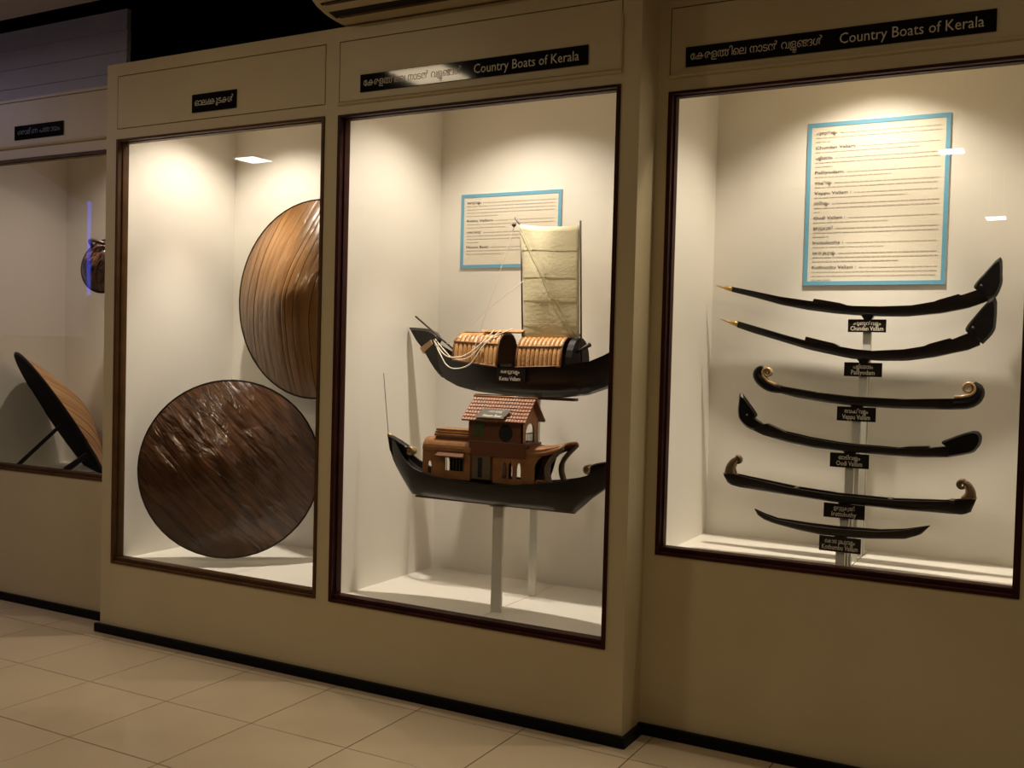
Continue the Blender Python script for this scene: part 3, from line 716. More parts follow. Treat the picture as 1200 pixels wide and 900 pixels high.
for x in (-0.873, -0.558): boxes('thwart', [(x-0.008, x+0.008, Y3-0.030, Y3+0.030, interp([(-1.035,1.397),(-0.871,1.374),(-0.738,1.364),(-0.552,1.362),(-0.368,1.373)], x)-0.008, interp([(-1.035,1.397),(-0.871,1.374),(-0.738,1.364),(-0.552,1.362),(-0.368,1.373)], x)+0.001)], 'bronzedark', t)

# --- boat with leaf ends
Y4 = 0.43
t = thing('model_boat', 'slender black boat with a pointed leaf and a blunt paddle end', 'boat', (PX, Y4, 1.152), GB)
hull(t, [(-1.125,1.262),(-1.061,1.244),(-0.976,1.220),(-0.877,1.202),(-0.776,1.190),(-0.713,1.186),(-0.555,1.183),(-0.437,1.190),(-0.385,1.199),(-0.33,1.21)],
     [(-1.125,1.227),(-1.06,1.199),(-0.954,1.176),(-0.851,1.162),(-0.750,1.157),(-0.712,1.155),(-0.592,1.152),(-0.477,1.152),(-0.380,1.159),(-0.30,1.18)], Y4, 0.037, 'hull', p=3.0, wmin=0.010)
plate(t, 'leaf_bow', densify([(-1.061,1.244),(-1.094,1.266),(-1.086,1.280),(-1.117,1.323),(-1.155,1.365),(-1.163,1.321),(-1.164,1.289),(-1.156,1.257),(-1.125,1.227),(-1.09,1.214)], 3), Y4, 0.018, 'hull', inset=0.82, edge=0.3)
plate(t, 'leaf_stern', densify([(-0.385,1.199),(-0.400,1.214),(-0.375,1.229),(-0.295,1.262),(-0.268,1.250),(-0.267,1.222),(-0.279,1.198),(-0.300,1.180),(-0.380,1.159)], 3), Y4, 0.020, 'hull', inset=0.84, edge=0.35)
plate(t, 'raised_board', [(-1.062,1.240),(-1.045,1.248),(-0.976,1.222),(-0.97,1.214),(-1.05,1.23)], Y4, 0.022, 'hull', inset=0.97, edge=0.8)
plate(t, 'raised_board', [(-0.555,1.182),(-0.516,1.191),(-0.444,1.197),(-0.437,1.190),(-0.437,1.180)], Y4, 0.024, 'hull', inset=0.97, edge=0.8)
tube('bow_stud', [(-1.123, Y4-0.024, 1.277), (-1.123, Y4-0.01, 1.277)], 0.005, 'bronzedark', t)

# --- deep boat with bronze scrolls above square ends
Y5 = 0.36
t = thing('model_boat', 'slender black boat with small bronze scrolls above squared ends', 'boat', (PX, Y5, 0.962), GB)
hull(t, [(-1.191,1.046),(-1.142,1.044),(-1.099,1.037),(-0.909,1.011),(-0.756,1.000),(-0.554,0.997),(-0.377,1.008),(-0.317,1.019),(-0.272,1.028)],
     [(-1.191,1.031),(-1.181,1.010),(-1.165,0.999),(-1.130,0.992),(-0.932,0.979),(-0.755,0.967),(-0.531,0.961),(-0.318,0.962),(-0.292,0.970),(-0.278,0.985),(-0.272,1.020)], Y5, 0.042, 'hull', p=3.4, wmin=0.014, n=60)
pl = densify([(-1.166,1.046),(-1.166,1.068),(-1.156,1.092),(-1.142,1.106)], 5)+spiral((-1.139, 1.100), math.radians(100), -1.4, 0.0145, 0.003, 18); k = len(pl)
scroll(t, 'scroll', pl, [0.024-0.016*min(1, i/15) for i in range(16)]+lin(0.0068, 0.0032, k-16), lin(0.015, 0.011, k), Y5, 'bronzemid')
pl = densify([(-1.150,1.044),(-1.153,1.066),(-1.146,1.086),(-1.138,1.096)], 4); k = len(pl)
scroll(t, 'scroll_bead', pl, lin(0.006, 0.003, k), [0.0165]*k, Y5, 'bronze')
pl = densify([(-0.292,1.027),(-0.292,1.048),(-0.300,1.069),(-0.314,1.081)], 5)+spiral((-0.320, 1.070), math.radians(68), 1.5, 0.0165, 0.003, 20); k = len(pl)
scroll(t, 'scroll', pl, [0.021-0.0135*min(1, i/15) for i in range(16)]+lin(0.0068, 0.0032, k-16), lin(0.015, 0.011, k), Y5, 'bronzemid')
pl = densify([(-0.318,1.022),(-0.306,1.036),(-0.304,1.052),(-0.310,1.066)], 4); k = len(pl)
scroll(t, 'scroll_bead', pl, lin(0.006, 0.003, k), [0.0165]*k, Y5, 'bronze')
boxes('stem_band', [(-1.1925, -1.138, Y5-0.0165, Y5+0.0165, 1.042, 1.046)], 'bronze', t)
boxes('stem_band', [(-0.316, -0.2705, Y5-0.0165, Y5+0.0165, 1.0225, 1.0265)], 'bronze', t)
for x, z in ((-0.905, 1.010), (-0.56, 0.998), (-0.35, 1.012)):
    boxes('thwart', [(x-0.007, x+0.007, Y5-0.033, Y5+0.033, z-0.008, z+0.002)], 'bronzedark', t)

# --- small plain canoe
Y6 = 0.30
t = thing('model_boat', 'short plain black dugout canoe, lowest of the six', 'boat', (PX, Y6, 0.849), GB)
hull(t, [(-1.049,0.922),(-1.01,0.906),(-0.963,0.892),(-0.85,0.884),(-0.740,0.881),(-0.585,0.886),(-0.499,0.899),(-0.415,0.922)],
     [(-1.049,0.918),(-1.035,0.897),(-1.01,0.883),(-0.974,0.873),(-0.88,0.858),(-0.797,0.849),(-0.627,0.852),(-0.497,0.864),(-0.445,0.885),(-0.415,0.920)], Y6, 0.040, 'hull', p=2.6, wmin=0.004)

ST = [(Y1, 1.688, 'topmost slender boat', ML_CH, 'Chundan Vallam', 1.622, 0.148, 0.052, 0.88, 'Chundan Vallam'),
      (Y2, 1.510, 'second slender boat', ML_PA, 'Palliyodam', 1.443, 0.146, 0.056, 0.62, 'Palliyodam'),
      (Y3, 1.328, 'boat with big golden scrolls', ML_VE, 'Veppu Vallam', 1.269, 0.146, 0.056, 0.72, 'Veppu Vallam'),
      (Y4, 1.156, 'boat with leaf and paddle ends', ML_OO, 'Oodi Vallam', 1.096, 0.144, 0.055, 0.66, 'Oodi Vallam'),
      (Y5, 0.967, 'boat with small bronze scrolls', ML_IR, 'Iruttukuthy', 0.911, 0.150, 0.054, 0.60, 'Iruttukuthy'),
      (Y6, 0.850, 'short dugout canoe', ML_KO, 'Kothumbu Vallam', 0.793, 0.150, 0.056, 0.90, 'Kothumbu Vallam')]
for (Y, zb, le, ml, en, pz0, pw, ph, lw, nm) in ST:
    stand_and_plate(Y, zb, le, ml, en, pz0, pw, ph, PX, lw, 'small black name plate reading '+nm)

# ------------------------------------------------------------------ sailing cargo boat
YK = 0.55
kt = thing('sailing_boat', 'black cargo boat model with bamboo mat roofs and a cream sail', 'boat', (-2.2, YK, 1.30))
ksheer = [(-2.70,1.548),(-2.662,1.521),(-2.603,1.489),(-2.535,1.462),(-2.441,1.448),(-2.302,1.435),(-2.185,1.437),(-1.985,1.449),(-1.926,1.460),(-1.843,1.474),(-1.786,1.500),(-1.72,1.538),(-1.66,1.582),(-1.61,1.62)]
kkeel = [(-2.73,1.46),(-2.699,1.416),(-2.629,1.361),(-2.551,1.331),(-2.455,1.314),(-2.271,1.302),(-2.136,1.300),(-2.006,1.305),(-1.880,1.322),(-1.781,1.357),(-1.72,1.40),(-1.66,1.47),(-1.61,1.56)]
hull(kt, ksheer, kkeel, YK, 0.115, 'hull', p=2.2, wmin=0.012, n=60, deck=0.03)
plate(kt, 'prow', densify([(-2.854,1.615),(-2.754,1.610),(-2.694,1.590),(-2.673,1.562),(-2.693,1.545),(-2.655,1.518),(-2.60,1.44),(-2.64,1.372),(-2.699,1.416),(-2.760,1.498),(-2.812,1.555)], 3), YK, 0.022, 'hullbrown', inset=0.86, edge=0.3)
plate(kt, 'prow_band', [(-2.776,1.515),(-2.712,1.557),(-2.700,1.535),(-2.757,1.488)], YK, 0.0245, 'bronze', inset=0.96, edge=0.9)
boxes('keel_beam', [(-2.46, -1.94, YK-0.02, YK+0.02, 1.292, 1.304)], 'darkwood', kt)
def mat_roof(x0, x1, zb0, zb1, zt, wy, n, nm):
    r = boxes(nm, [(x0+0.004, x1-0.004, YK-wy*0.55, YK+wy*0.55, min(zb0, zb1), min(zb0, zb1)+0.012)], 'darkwood', kt)
    N = 14
    def arc(s, x, e): # s 0..1 from near side over the top
        a = math.pi*s; zb = zb0+(zb1-zb0)*(x-x0)/(x1-x0)
        return (x, YK-(wy+e)*math.copysign(abs(math.cos(a))**0.75, math.cos(a)), zb+(zt-zb+e)*abs(math.sin(a))**0.8)
    d = (x1-x0)/n
    for k in range(n):
        a, b = x0+k*d+0.0012, x0+(k+1)*d-0.0012
        V, F = [], []
        for i in range(N+1):
            for (x, e) in ((a, 0), ((a*3+b)/4, 0.005), ((a+3*b)/4, 0.005), (b, 0)): V.append(arc(i/N, x, e))
        for i in range(N):
            for j in range(3): F.append((i*4+j, i*4+j+1, i*4+j+5, i*4+j+4))
        mesh('bamboo_slat', V, F, 'bamboo', r, smooth=True)
    V, F = [], []
    for x in (x0-0.001, x1+0.001):
        V += [arc(i/N, x, -0.002) for i in range(N+1)]
    mesh('matting_shell', V, [(i, i+1, N+2+i, N+1+i) for i in range(N)], 'batten', r)
    for s in (0.0, 0.20, 0.5, 0.80, 1.0):
        tube('batten', [arc(s, x0-0.003, 0.006), arc(s, x1+0.003, 0.006)], 0.0045, 'batten', r, 6)
    for x in (x0, x1):
        tube('end_hoop', [arc(i/N, x, 0.004) for i in range(N+1)], 0.005, 'batten', r, 6)
    return r
mat_roof(-2.536, -2.302, 1.463, 1.437, 1.588, 0.098, 10, 'mat_roof')
mat_roof(-2.198, -1.976, 1.437, 1.447, 1.575, 0.098, 10, 'mat_roof')
# loose mat lying over the gap between the roofs
om = boxes('overlap_mat', [(-2.40, -2.20, YK-0.045, YK+0.05, 1.594, 1.598)], 'batten', kt)
for k in range(7):
    yy = YK-0.047+k*0.0155
    V = [(-2.415, yy, 1.599), (-2.195, yy, 1.601), (-2.195, yy+0.012, 1.605), (-2.415, yy+0.012, 1.603), (-2.415, yy+0.006, 1.607), (-2.195, yy+0.006, 1.609)]
    mesh('bamboo_slat', V, [(0,1,5,4),(4,5,2,3),(0,3,2,1),(0,4,3),(1,2,5)], 'bamboo', om)
# dark curved end screen of the rear roof
V = []
for i in range(13):
    a = math.pi*i/12
    V.append((-1.955, YK-0.098*math.cos(a), 1.445+0.132*math.sin(a)**0.8))
V2 = [(x+0.030, y, z) for x, y, z in V]
mesh('end_screen', V+V2, [(i, i+1, 14+i, 13+i) for i in range(12)]+[tuple(range(13)), tuple(range(25, 12, -1))], 'rim', kt)
tube('boat_pole', [(-2.80, YK-0.03, 1.668), (-2.541, YK-0.05, 1.494)], 0.0045, 'darkwood', kt)
tube('oar', [(-1.935, YK-0.04, 1.506), (-1.90, YK-0.045, 1.526), (-1.857, YK-0.05, 1.548)], [0.006, 0.007, 0.010], 'darkwood', kt)
# sail: cloth, yard and mast
NX, NZ = 16, 22; V, F = [], []
TL, TR, BL, BR = Vector((-2.238, 0, 2.092)), Vector((-1.932, 0, 2.077)), Vector((-2.202, 0, 1.572)), Vector((-1.917, 0, 1.577))
for i in range(NZ+1):
    s = i/NZ
    for j in range(NX+1):
        u = j/NX
        p = (TL*(1-u)+TR*u)*(1-s)+(BL*(1-u)+BR*u)*s
        dist = u-0.85*s                                  # crease along the slanting yard
        y = YK-0.035-0.02*math.sin(math.pi*u)*math.sin(math.pi*s)+0.005*math.sin(9*u+3*s)*(1-s)+0.006*math.exp(-(dist/0.05)**2)+0.0007*math.sin(26*s+2*u)
        x = p.x+0.010*math.sin(math.pi*s)*(1-u)
        V.append((x, y, p.z-0.008*math.sin(math.pi*u)*(1-s)))
for i in range(NZ):
    for j in range(NX): F.append((i*(NX+1)+j, i*(NX+1)+j+1, (i+1)*(NX+1)+j+1, (i+1)*(NX+1)+j))
so = mesh('sail', V, F, 'sail', kt, smooth=True)
md = so.modifiers.new('thick', 'SOLIDIFY'); md.thickness = 0.0015
tube('seam', [V[j*(NX+1)+min(NX, int(round(j/NZ*NX*0.93)))] if False else (TL.x+(BR.x-0.02-TL.x)*j/NZ, YK-0.041-0.02*math.sin(math.pi*j/NZ)**2, TL.z+(BR.z+0.01-TL.z)*j/NZ) for j in range(NZ+1)], 0.0014, 'seamcloth', so, 5)  # diagonal darker line put on the cloth for the yard showing through
for s in (0.22, 0.46, 0.66, 0.88):
    tube('seam', [((TL*(1-u)+TR*u)*(1-s)+(BL*(1-u)+BR*u)*s+Vector((0.010*math.sin(math.pi*s)*(1-u), YK-0.0365-0.02*math.sin(math.pi*u)*math.sin(math.pi*s)+0.005*math.sin(9*u+3*s)*(1-s)+0.0007*math.sin(26*s+2*u)+0.006*math.exp(-((u-0.85*s)/0.05)**2), 0))) for u in lin(0.0, 1.0, 17)], 0.0007, 'seamcloth', so, 5)
tube('yard', [(-2.262, YK-0.03, 2.125), (-2.236, YK-0.022, 2.085), (-2.08, YK-0.012, 1.83), (-1.93, YK-0.0, 1.585)], 0.0045, 'darkwood', kt)
tube('sail_post', [(-1.930, YK-0.030, 2.098), (-1.915, YK-0.020, 1.56), (-1.915, YK-0.01, 1.47)], 0.0042, 'darkwood', kt)
tube('mast', [(-2.212, YK-0.01, 1.45), (-2.236, YK-0.02, 2.09)], 0.004, 'darkwood', kt)
tube('pulley', [(-2.262, YK-0.05, 2.094), (-2.256, YK-0.04, 2.085)], 0.009, 'darkwood', kt)
tube('rope', smoothcurve([(-2.258, YK-0.04, 2.088), (-2.32, YK-0.06, 1.87), (-2.394, YK-0.09, 1.614), (-2.42, YK-0.11, 1.50)], 5), 0.0016, 'rope', kt, 5)
tube('rope', smoothcurve([(-2.21, YK-0.03, 1.833), (-2.38, YK-0.06, 1.70), (-2.557, YK-0.08, 1.551), (-2.66, YK-0.07, 1.53)], 5), 0.0014, 'rope', kt, 5)
tube('rope', smoothcurve([(-2.693, YK-0.03, 1.556), (-2.60, YK-0.10, 1.50), (-2.545, YK-0.118, 1.476), (-2.47, YK-0.115, 1.482), (-2.40, YK-0.10, 1.53), (-2.34, YK-0.06, 1.605)], 6), 0.003, 'rope', kt, 5)
tube('rope', smoothcurve([(-2.69, YK-0.03, 1.550), (-2.61, YK-0.10, 1.492), (-2.56, YK-0.12, 1.440), (-2.506, YK-0.128, 1.422), (-2.43, YK-0.122, 1.445), (-2.37, YK-0.10, 1.535), (-2.31, YK-0.05, 1.605)], 6), 0.003, 'rope', kt, 5)
tube('rope', smoothcurve([(-2.69, YK-0.02, 1.560), (-2.59, YK-0.09, 1.505), (-2.52, YK-0.118, 1.468), (-2.44, YK-0.118, 1.476), (-2.36, YK-0.08, 1.560), (-2.25, YK-0.05, 1.612)], 6), 0.0025, 'rope', kt, 5)
st = thing('display_stand', 'white rear post carrying the sailing cargo boat', 'stand', (-2.14, YK, FLC), 'white posts in the middle showcase')
boxes('post', [(-2.158, -2.122, YK-0.006, YK+0.006, FLC+0.0003, 1.2915)], 'stand', st, bevel=0.001)
np_ = thing('name_plate', 'small black name plate reading Kettu Vallam on the dark hull', 'sign', (-2.21, YK-0.13, 1.366))
boxes('board', [(-2.285, -2.135, YK-0.129, YK-0.125, 1.362, 1.432)], 'plateblack', np_)
boxes('backing_clip', [(-2.22, -2.20, YK-0.125, YK-0.1185, 1.39, 1.42)], 'plateblack', np_)
text('lettering', ML_KE, 'platetext', np_, -2.262, -2.165, 1.410, 0.014, YK-0.1296)
text('lettering', 'Kettu Vallam', 'platetext', np_, -2.268, -2.160, 1.377, 0.017, YK-0.1296)

# ------------------------------------------------------------------ house boat
YH = 0.20; YF = 0.13
hb = thing('house_boat', 'brown house boat model with two storey tiled cabin and scroll ends', 'boat', (-2.14, YH, 0.849))
hs = [(-2.716,1.118),(-2.66,1.085),(-2.613,1.030),(-2.581,1.005),(-2.528,0.978),(-2.426,0.958),(-2.276,0.946),(-2.132,0.944),(-1.992,0.954),(-1.857,0.972),(-1.769,0.990),(-1.700,1.012),(-1.66,1.04),(-1.59,1.075)]
hk = [(-2.716,1.112),(-2.709,1.053),(-2.675,0.985),(-2.620,0.919),(-2.561,0.853),(-2.148,0.850),(-1.765,0.849),(-1.697,0.911),(-1.631,0.960),(-1.59,1.06)]
hull(hb, hs, hk, YH, 0.105, 'hullbrown', p=2.6, wmin=0.006, n=64, deck=0.028)
boxes('keel_beam', [(-2.555, -1.77, YH-0.012, YH+0.012, 0.8445, 0.8525)], 'cabinred', hb)
plate(hb, 'prow', densify([(-2.716,1.118),(-2.66,1.096),(-2.635,1.084),(-2.603,1.066),(-2.600,1.035),(-2.62,1.0),(-2.66,0.995),(-2.70,1.045)], 3), YH, 0.020, 'hull', inset=0.9, edge=0.6)
plate(hb, 'prow', densify([(-1.59,1.080),(-1.634,1.070),(-1.697,1.053),(-1.708,1.022),(-1.69,0.985),(-1.64,0.98),(-1.60,1.03)], 3), YH, 0.016, 'hull', inset=0.86, edge=0.3)
sp = spiral((-2.590, 1.047), math.radians(100), -1.45, 0.020, 0.0045, 26); k = len(sp); scroll(hb, 'scroll', sp, lin(0.0042, 0.003, k), lin(0.019, 0.016, k), YH, 'bronze')
sp = spiral((-1.712, 1.030), math.radians(80), 1.45, 0.020, 0.0045, 26); k = len(sp); scroll(hb, 'scroll', sp, lin(0.0042, 0.003, k), lin(0.019, 0.016, k), YH, 'bronze')
tube('prow_cap', [(-2.722, YH, 1.122), (-2.70, YH, 1.108)], [0.003, 0.009], 'brass', hb)
tube('flag_staff', [(-2.718, YH, 1.115), (-2.735, YH, 1.25), (-2.752, YH, 1.395)], 0.0016, 'darkwood', hb)
# left barrel roofed cabin, open arch on the side
def arched(par, nm, x0, x1, z0, ztop, y0, y1, m, arches, th=0.006):
    """wall in the plane y0..y1 with arched holes (xa, xb, zspring, ztop_of_hole), holes start at z0"""
    xs = [x0]; V, F = [], []
    def quad(a, b, za, zb):
        n = len(V); V.extend([(a, y0, za), (b, y0, za), (b, y0, zb), (a, y0, zb), (a, y1, za), (b, y1, za), (b, y1, zb), (a, y1, zb)])
        F.extend([(n,n+1,n+2,n+3),(n+4,n+7,n+6,n+5),(n,n+4,n+5,n+1),(n+1,n+5,n+6,n+2),(n+2,n+6,n+7,n+3),(n+3,n+7,n+4,n)])
    x = x0
    for (a, b, zbase, zs, zt) in arches:
        quad(x, a, z0, ztop)
        if zbase > z0: quad(a, b, z0, zbase)
        N = 8
        for i in range(N):
            u0, u1 = -1+2*i/N, -1+2*(i+1)/N
            xa, xb = (a+b)/2+u0*(b-a)/2, (a+b)/2+u1*(b-a)/2
            za = zs+(zt-zs)*math.sqrt(max(0, 1-u0*u0)); zb = zs+(zt-zs)*math.sqrt(max(0, 1-u1*u1))
            n = len(V)
            V.extend([(xa, y0, za), (xb, y0, zb), (xb, y0, ztop), (xa, y0, ztop), (xa, y1, za), (xb, y1, zb), (xb, y1, ztop), (xa, y1, ztop)])
            F.extend([(n,n+1,n+2,n+3),(n+4,n+7,n+6,n+5),(n,n+4,n+5,n+1),(n+2,n+6,n+7,n+3)])
        x = b
    quad(x, x1, z0, ztop)
    return mesh(nm, V, F, m, par)
YBk = 2*YH-YF
arched(hb, 'cabin_side', -2.482, -2.238, 0.950, 1.075, YF, YF+0.006, 'cabin', [(-2.455, -2.435, 0.965, 1.00, 1.022), (-2.366, -2.270, 0.985, 1.042, 1.045)])
arched(hb, 'cabin_side', -2.482, -2.238, 0.950, 1.075, YBk-0.006, YBk, 'cabin', [(-2.455, -2.425, 0.96, 1.00, 1.03), (-2.366, -2.270, 0.985, 1.02, 1.045)])
V, F = [], []; N = 16
for x, e in ((-2.490, -0.012), (-2.478, 0.002), (-2.235, 0.002)):
    for i in range(N+1):
        a = math.pi*i/N; V.append((x, YH-(0.074+e)*math.copysign(abs(math.cos(a))**0.5, math.cos(a)), 1.068+(0.055+e)*math.sin(a)**0.8))
F = [(r*(N+1)+i, r*(N+1)+i+1, (r+1)*(N+1)+i+1, (r+1)*(N+1)+i) for r in range(2) for i in range(N)]+[tuple(range(N+1)), tuple(range(2*(N+1), 3*(N+1)))]
mesh('barrel_roof', V, F, 'cabin', hb, smooth=False)
# ridge box of stepped slats
rb = boxes('roof_lantern', [(-2.424, -2.256, YH-0.058, YH+0.058, 1.105, 1.130)], 'cabinred', hb)
for k, (w, z) in enumerate(((0.060, 1.130), (0.054, 1.141), (0.046, 1.152))):
    boxes('slat', [(-2.430, -2.253, YH-w, YH+w, z+0.0012, z+0.011)], 'cabin', rb, bevel=0.001)
# awning with window bars
aw = mesh('awning', [(-2.405, YF-0.024, 1.050), (-2.258, YF-0.024, 1.050), (-2.270, YF+0.002, 1.070), (-2.395, YF+0.002, 1.070), (-2.405, YF-0.022, 1.044), (-2.258, YF-0.022, 1.044), (-2.27, YF+0.002, 1.062), (-2.395, YF+0.002, 1.062)],
     [(0,1,2,3),(4,7,6,5),(0,4,5,1),(1,5,6,2),(2,6,7,3),(3,7,4,0)], 'cabinred', hb)
boxes('window_recess', [(-2.368, -2.268, YF+0.05, YF+0.054, 0.975, 1.05)], 'holeblack', hb)  # black sheet behind the bars for the shaded inside
for k in range(6):
    x = -2.358+k*0.0165; tube('window_bar', [(x, YF+0.002, 0.985), (x, YF+0.002, 1.044)], 0.0018, 'greydoor', hb, 6)
# central two storey block: lower floor
boxes('lower_block', [(-2.238, -2.125, YF+0.004, YBk-0.004, 0.945, 1.078)], 'cabinred', hb)
d = boxes('cabin_door', [(-2.226, -2.137, YF-0.002, YF+0.0035, 0.960, 1.078)], 'greydoor', hb, bevel=0.001)
boxes('door_opening', [(-2.198, -2.178, YF-0.0035, YF-0.002, 0.968, 1.052)], 'holeblack', d)  # black slab on the door for the shade of a doorway
arched(hb, 'arcade', -2.125, -1.972, 0.950, 1.062, YF, YF+0.006, 'cabin', [(-2.083, -2.058, 0.972, 1.015, 1.042), (-2.052, -2.032, 0.972, 1.015, 1.042), (-2.012, -1.992, 0.972, 1.015, 1.042)])
arched(hb, 'arcade', -2.125, -1.972, 0.950, 1.062, YBk-0.006, YBk, 'cabin', [(-2.11, -2.03, 0.965, 1.02, 1.05), (-2.02, -1.98, 0.965, 1.02, 1.05)])
boxes('floor_slab', [(-2.245, -1.970, YF-0.004, YBk+0.004, 1.060, 1.124)], 'cabinred', hb, bevel=0.002)
# upper room
XG = -1.988
boxes('upper_wall', [(-2.250, XG, YF, YF+0.006, 1.124, 1.216)], 'cabinred', hb)
arched(hb, 'upper_wall', -2.250, XG, 1.124, 1.216, YBk-0.006, YBk, 'cabin', [(-2.22, -2.16, 1.14, 1.175, 1.20), (-2.105, -2.0, 1.126, 1.18, 1.208)])
boxes('upper_wall', [(-2.250, -2.244, YF+0.006, YBk-0.006, 1.124, 1.216)], 'cabin', hb)
s1 = boxes('green_shutter', [(-2.226, -2.172, YF-0.003, YF, 1.142, 1.206)], 'green', hb)
for k in range(4): boxes('shutter_slat', [(-2.223+k*0.0133, -2.2125+k*0.0133, YF-0.0045, YF-0.003, 1.146, 1.202)], 'green', s1)
V = [(-2.068+0.033*math.cos(2*math.pi*k/20), YF-0.0012, 1.163+0.036*math.sin(2*math.pi*k/20)) for k in range(20)]
mesh('round_opening', V+[(a, YF-0.0001, c) for a, b, c in V], [tuple(range(20)), tuple(range(39, 19, -1))]+[(k, (k+1) % 20, 20+(k+1) % 20, 20+k) for k in range(20)], 'holeblack', hb)  # black disc laid on the wall for a shaded round hole
# gable end with arched opening and railing
V, F = [], []
def gq(ys, zs):
    n = len(V); V.extend([(XG, y, z) for y, z in zip(ys, zs)]+[(XG-0.006, y, z) for y, z in zip(ys, zs)])
    k = len(ys); F.append(tuple(n+i for i in range(k))); F.append(tuple(n+2*k-1-i for i in range(k)))
    for i in range(k): F.append((n+i, n+(i+1) % k, n+k+(i+1) % k, n+k+i))
ya, yb = YH-0.038, YH+0.038
gq([YF, ya, ya, YF], [1.124, 1.124, 1.216, 1.216]); gq([yb, YBk, YBk, yb], [1.124, 1.124, 1.216, 1.216])
N = 8
for i in range(N):
    u0, u1 = -1+2*i/N, -1+2*(i+1)/N
    gq([YH+u0*0.038, YH+u1*0.038, YH+u1*0.038, YH+u0*0.038], [1.172+0.034*math.sqrt(1-u0*u0), 1.172+0.034*math.sqrt(max(0, 1-u1*u1)), 1.216, 1.216])
gq([YF, YBk, YH], [1.216, 1.216, 1.300])
mesh('gable_wall', V, F, 'cabin', hb)
for z in (1.130, 1.165): tube('railing_rail', [(XG+0.001, ya, z), (XG+0.001, yb, z)], 0.0022, 'darkwood', hb, 6)
for k in range(7):
    y = ya+0.008+k*0.010; tube('railing_baluster', [(XG+0.001, y, 1.126), (XG+0.001, y, 1.166)], 0.0014, 'darkwood', hb, 6)
# tiled roof: two slopes of overlapping courses
for side in (-1, 1):
    ev = Vector((0, YH+side*0.092, 1.212)); rd = Vector((0, YH, 1.308))
    sl = mesh('roof_slope', [(-2.272, ev.y, ev.z-0.004), (-1.966, ev.y, ev.z-0.004), (-1.962, rd.y, rd.z-0.004), (-2.262, rd.y, rd.z-0.004), (-2.272, ev.y, ev.z+0.002), (-1.966, ev.y, ev.z+0.002), (-1.962, rd.y, rd.z), (-2.262, rd.y, rd.z)],
              [(0,3,2,1),(4,5,6,7),(0,1,5,4),(1,2,6,5),(2,3,7,6),(3,0,4,7)], 'cabinred', hb)
    nc = 7; dirv = (rd-ev); nrm = Vector((0, dirv.z*side, abs(dirv.y))).normalized()
    for c in range(nc):
        p0 = ev+dirv*(c/nc); p1 = ev+dirv*((c+1.12)/nc if c < nc-1 else 1.0)
        # one course: scalloped row of little tiles joined in one strip
        V, F = [], []; nt_ = 22; xa_ = -2.275+0.013*c/nc; xb_ = -1.963
        for k in range(nt_):
            o_ = (c % 2)*0.5*(xb_-xa_)/nt_
            a = xa_+(xb_-xa_)*k/nt_+0.0008; b = xa_+(xb_-xa_)*(k+1)/nt_-0.0008; m_ = (a+b)/2; n = len(V)
            for (x, q, hgt) in ((a, p0, 0.0045), (m_, p0-dirv*0.02, 0.0075), (b, p0, 0.0045), (b, p1, 0.0015), (m_, p1, 0.003), (a, p1, 0.0015)):
                w = q+nrm*hgt; V.append((x, w.y, w.z))
            F += [(n, n+1, n+4, n+5), (n+1, n+2, n+3, n+4)]
            for (x, q) in ((a, p0), (m_, p0-dirv*0.02), (b, p0)):
                V.append((x, q.y, q.z))
            F += [(n+6, n+7, n+1, n), (n+7, n+8, n+2, n+1)]
        mesh('tile_course', V, F, 'rooftile', sl)
tube('ridge_pole', [(-2.268, YH, 1.312), (-1.958, YH, 1.312)], 0.005, 'cabin', hb)
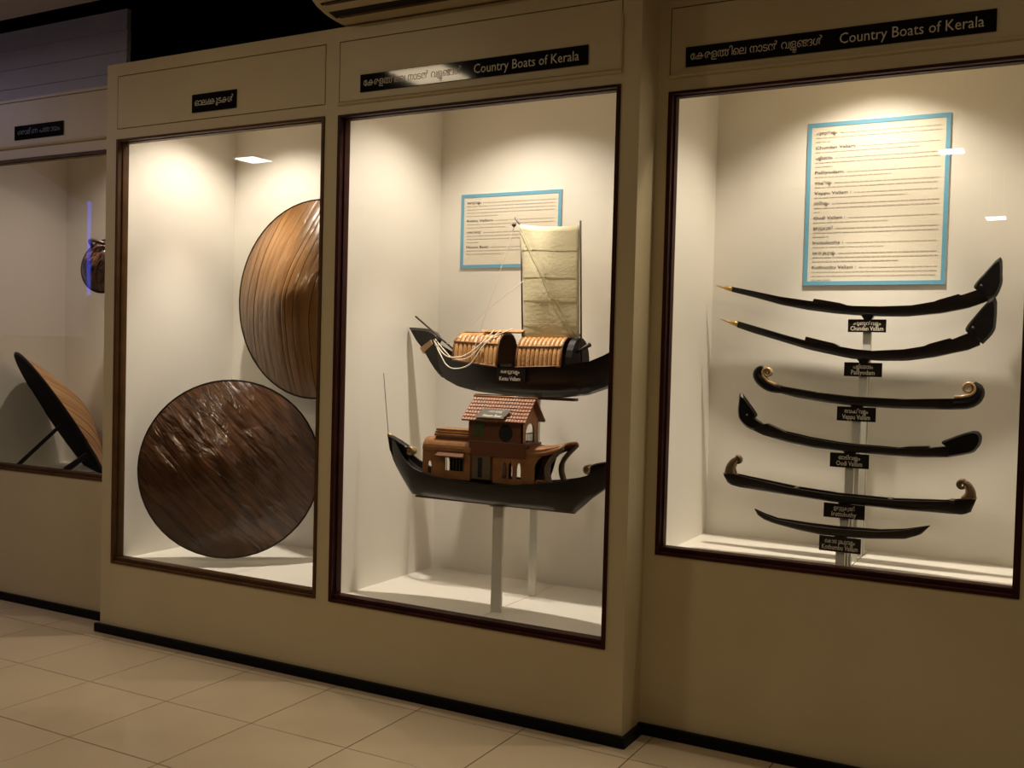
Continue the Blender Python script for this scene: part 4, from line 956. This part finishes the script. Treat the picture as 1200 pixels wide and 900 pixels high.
# right canopy with flared end
V, F = [], []; N = 12
for (x, zt, w, zs) in ((-1.972, 1.118, 0.072, 1.075), (-1.93, 1.116, 0.074, 1.075), (-1.88, 1.120, 0.076, 1.082), (-1.83, 1.130, 0.078, 1.098), (-1.795, 1.140, 0.078, 1.115)):
    for i in range(N+1):
        a = math.pi*i/N; V.append((x, YH-w*math.copysign(abs(math.cos(a))**0.6, math.cos(a)), zs+(zt-zs)*math.sin(a)**0.8))
F = [(r*(N+1)+i, r*(N+1)+i+1, (r+1)*(N+1)+i+1, (r+1)*(N+1)+i) for r in range(4) for i in range(N)]
cp = mesh('canopy', V, F, 'cabin', hb, smooth=True)
md = cp.modifiers.new('thick', 'SOLIDIFY'); md.thickness = 0.006; md.offset = -1
for yy in (YF+0.003, YBk-0.003):
    plate(hb, 'canopy_side', [(-1.985,0.958),(-1.926,0.958),(-1.926,1.035),(-1.912,1.062),(-1.885,1.082),(-1.85,1.100),(-1.80,1.122),(-1.798,1.130),(-1.85,1.115),(-1.90,1.105),(-1.985,1.100)], yy, 0.004, 'cabin', inset=0.98, edge=0.9)
    tube('canopy_post', smoothcurve([(-1.855, yy, 0.965), (-1.868, yy, 1.005), (-1.866, yy, 1.04), (-1.845, yy, 1.075), (-1.802, yy, 1.120)], 4), [0.013]*8+[0.011]*9, 'greydoor', hb)
boxes('canopy_rail', [(-1.93, -1.862, YF, YF+0.005, 0.972, 0.980)], 'cabin', hb)
boxes('deck_house_floor', [(-2.48, -1.855, YF+0.004, YBk-0.004, 0.945, 0.957)], 'deck', hb)
np_ = thing('name_plate', 'glossy grey name plate reading House Boat on the tiled roof', 'sign', (-2.17, 0.118, 1.222))
def slope_pt(x, s): return (x, YH-0.092+0.092*s, 1.212+0.096*s)
nn = Vector((0, -0.096, 0.092)).normalized()*0.012
V = []
for off in (0.0, 0.003):
    for (x, s) in ((-2.208, 0.04), (-2.068, 0.04), (-2.045, 0.42), (-2.180, 0.42)):
        p = slope_pt(x, s); q = nn*(1+off/0.012); V.append((p[0], p[1]+q.y, p[2]+q.z))
mesh('board', V, [(0,3,2,1),(4,5,6,7),(0,1,5,4),(1,2,6,5),(2,3,7,6),(3,0,4,7)], 'plategrey', np_)
for (s_, xa_, xb_, sl_, hh) in ((ML_HO, -2.165, -2.095, 0.27, 0.09), ('House Boat', -2.175, -2.085, 0.09, 0.10)):
    gv, gf = layout(s_); a = min(v[0] for v in gv); b = max(v[0] for v in gv); V = []
    for v in gv:
        u = (v[0]-a)/(b-a); s = sl_+v[1]/0.7*hh; p = slope_pt(xa_+(xb_-xa_)*u+0.05*s, s); q = nn*(1+0.0036/0.012)
        V.append((p[0], p[1]+q.y, p[2]+q.z))
    mesh('lettering', V, gf, 'platetext', np_)
st = thing('display_stand', 'white front post carrying the brown house boat', 'stand', (-2.13, YH, FLC), 'white posts in the middle showcase')
boxes('post', [(-2.156, -2.106, YH-0.007, YH+0.007, FLC+0.0003, 0.8384)], 'stand', st, bevel=0.001)
boxes('top_plate', [(-2.165, -2.097, YH-0.02, YH+0.02, 0.8385, 0.8440)], 'stand', st)
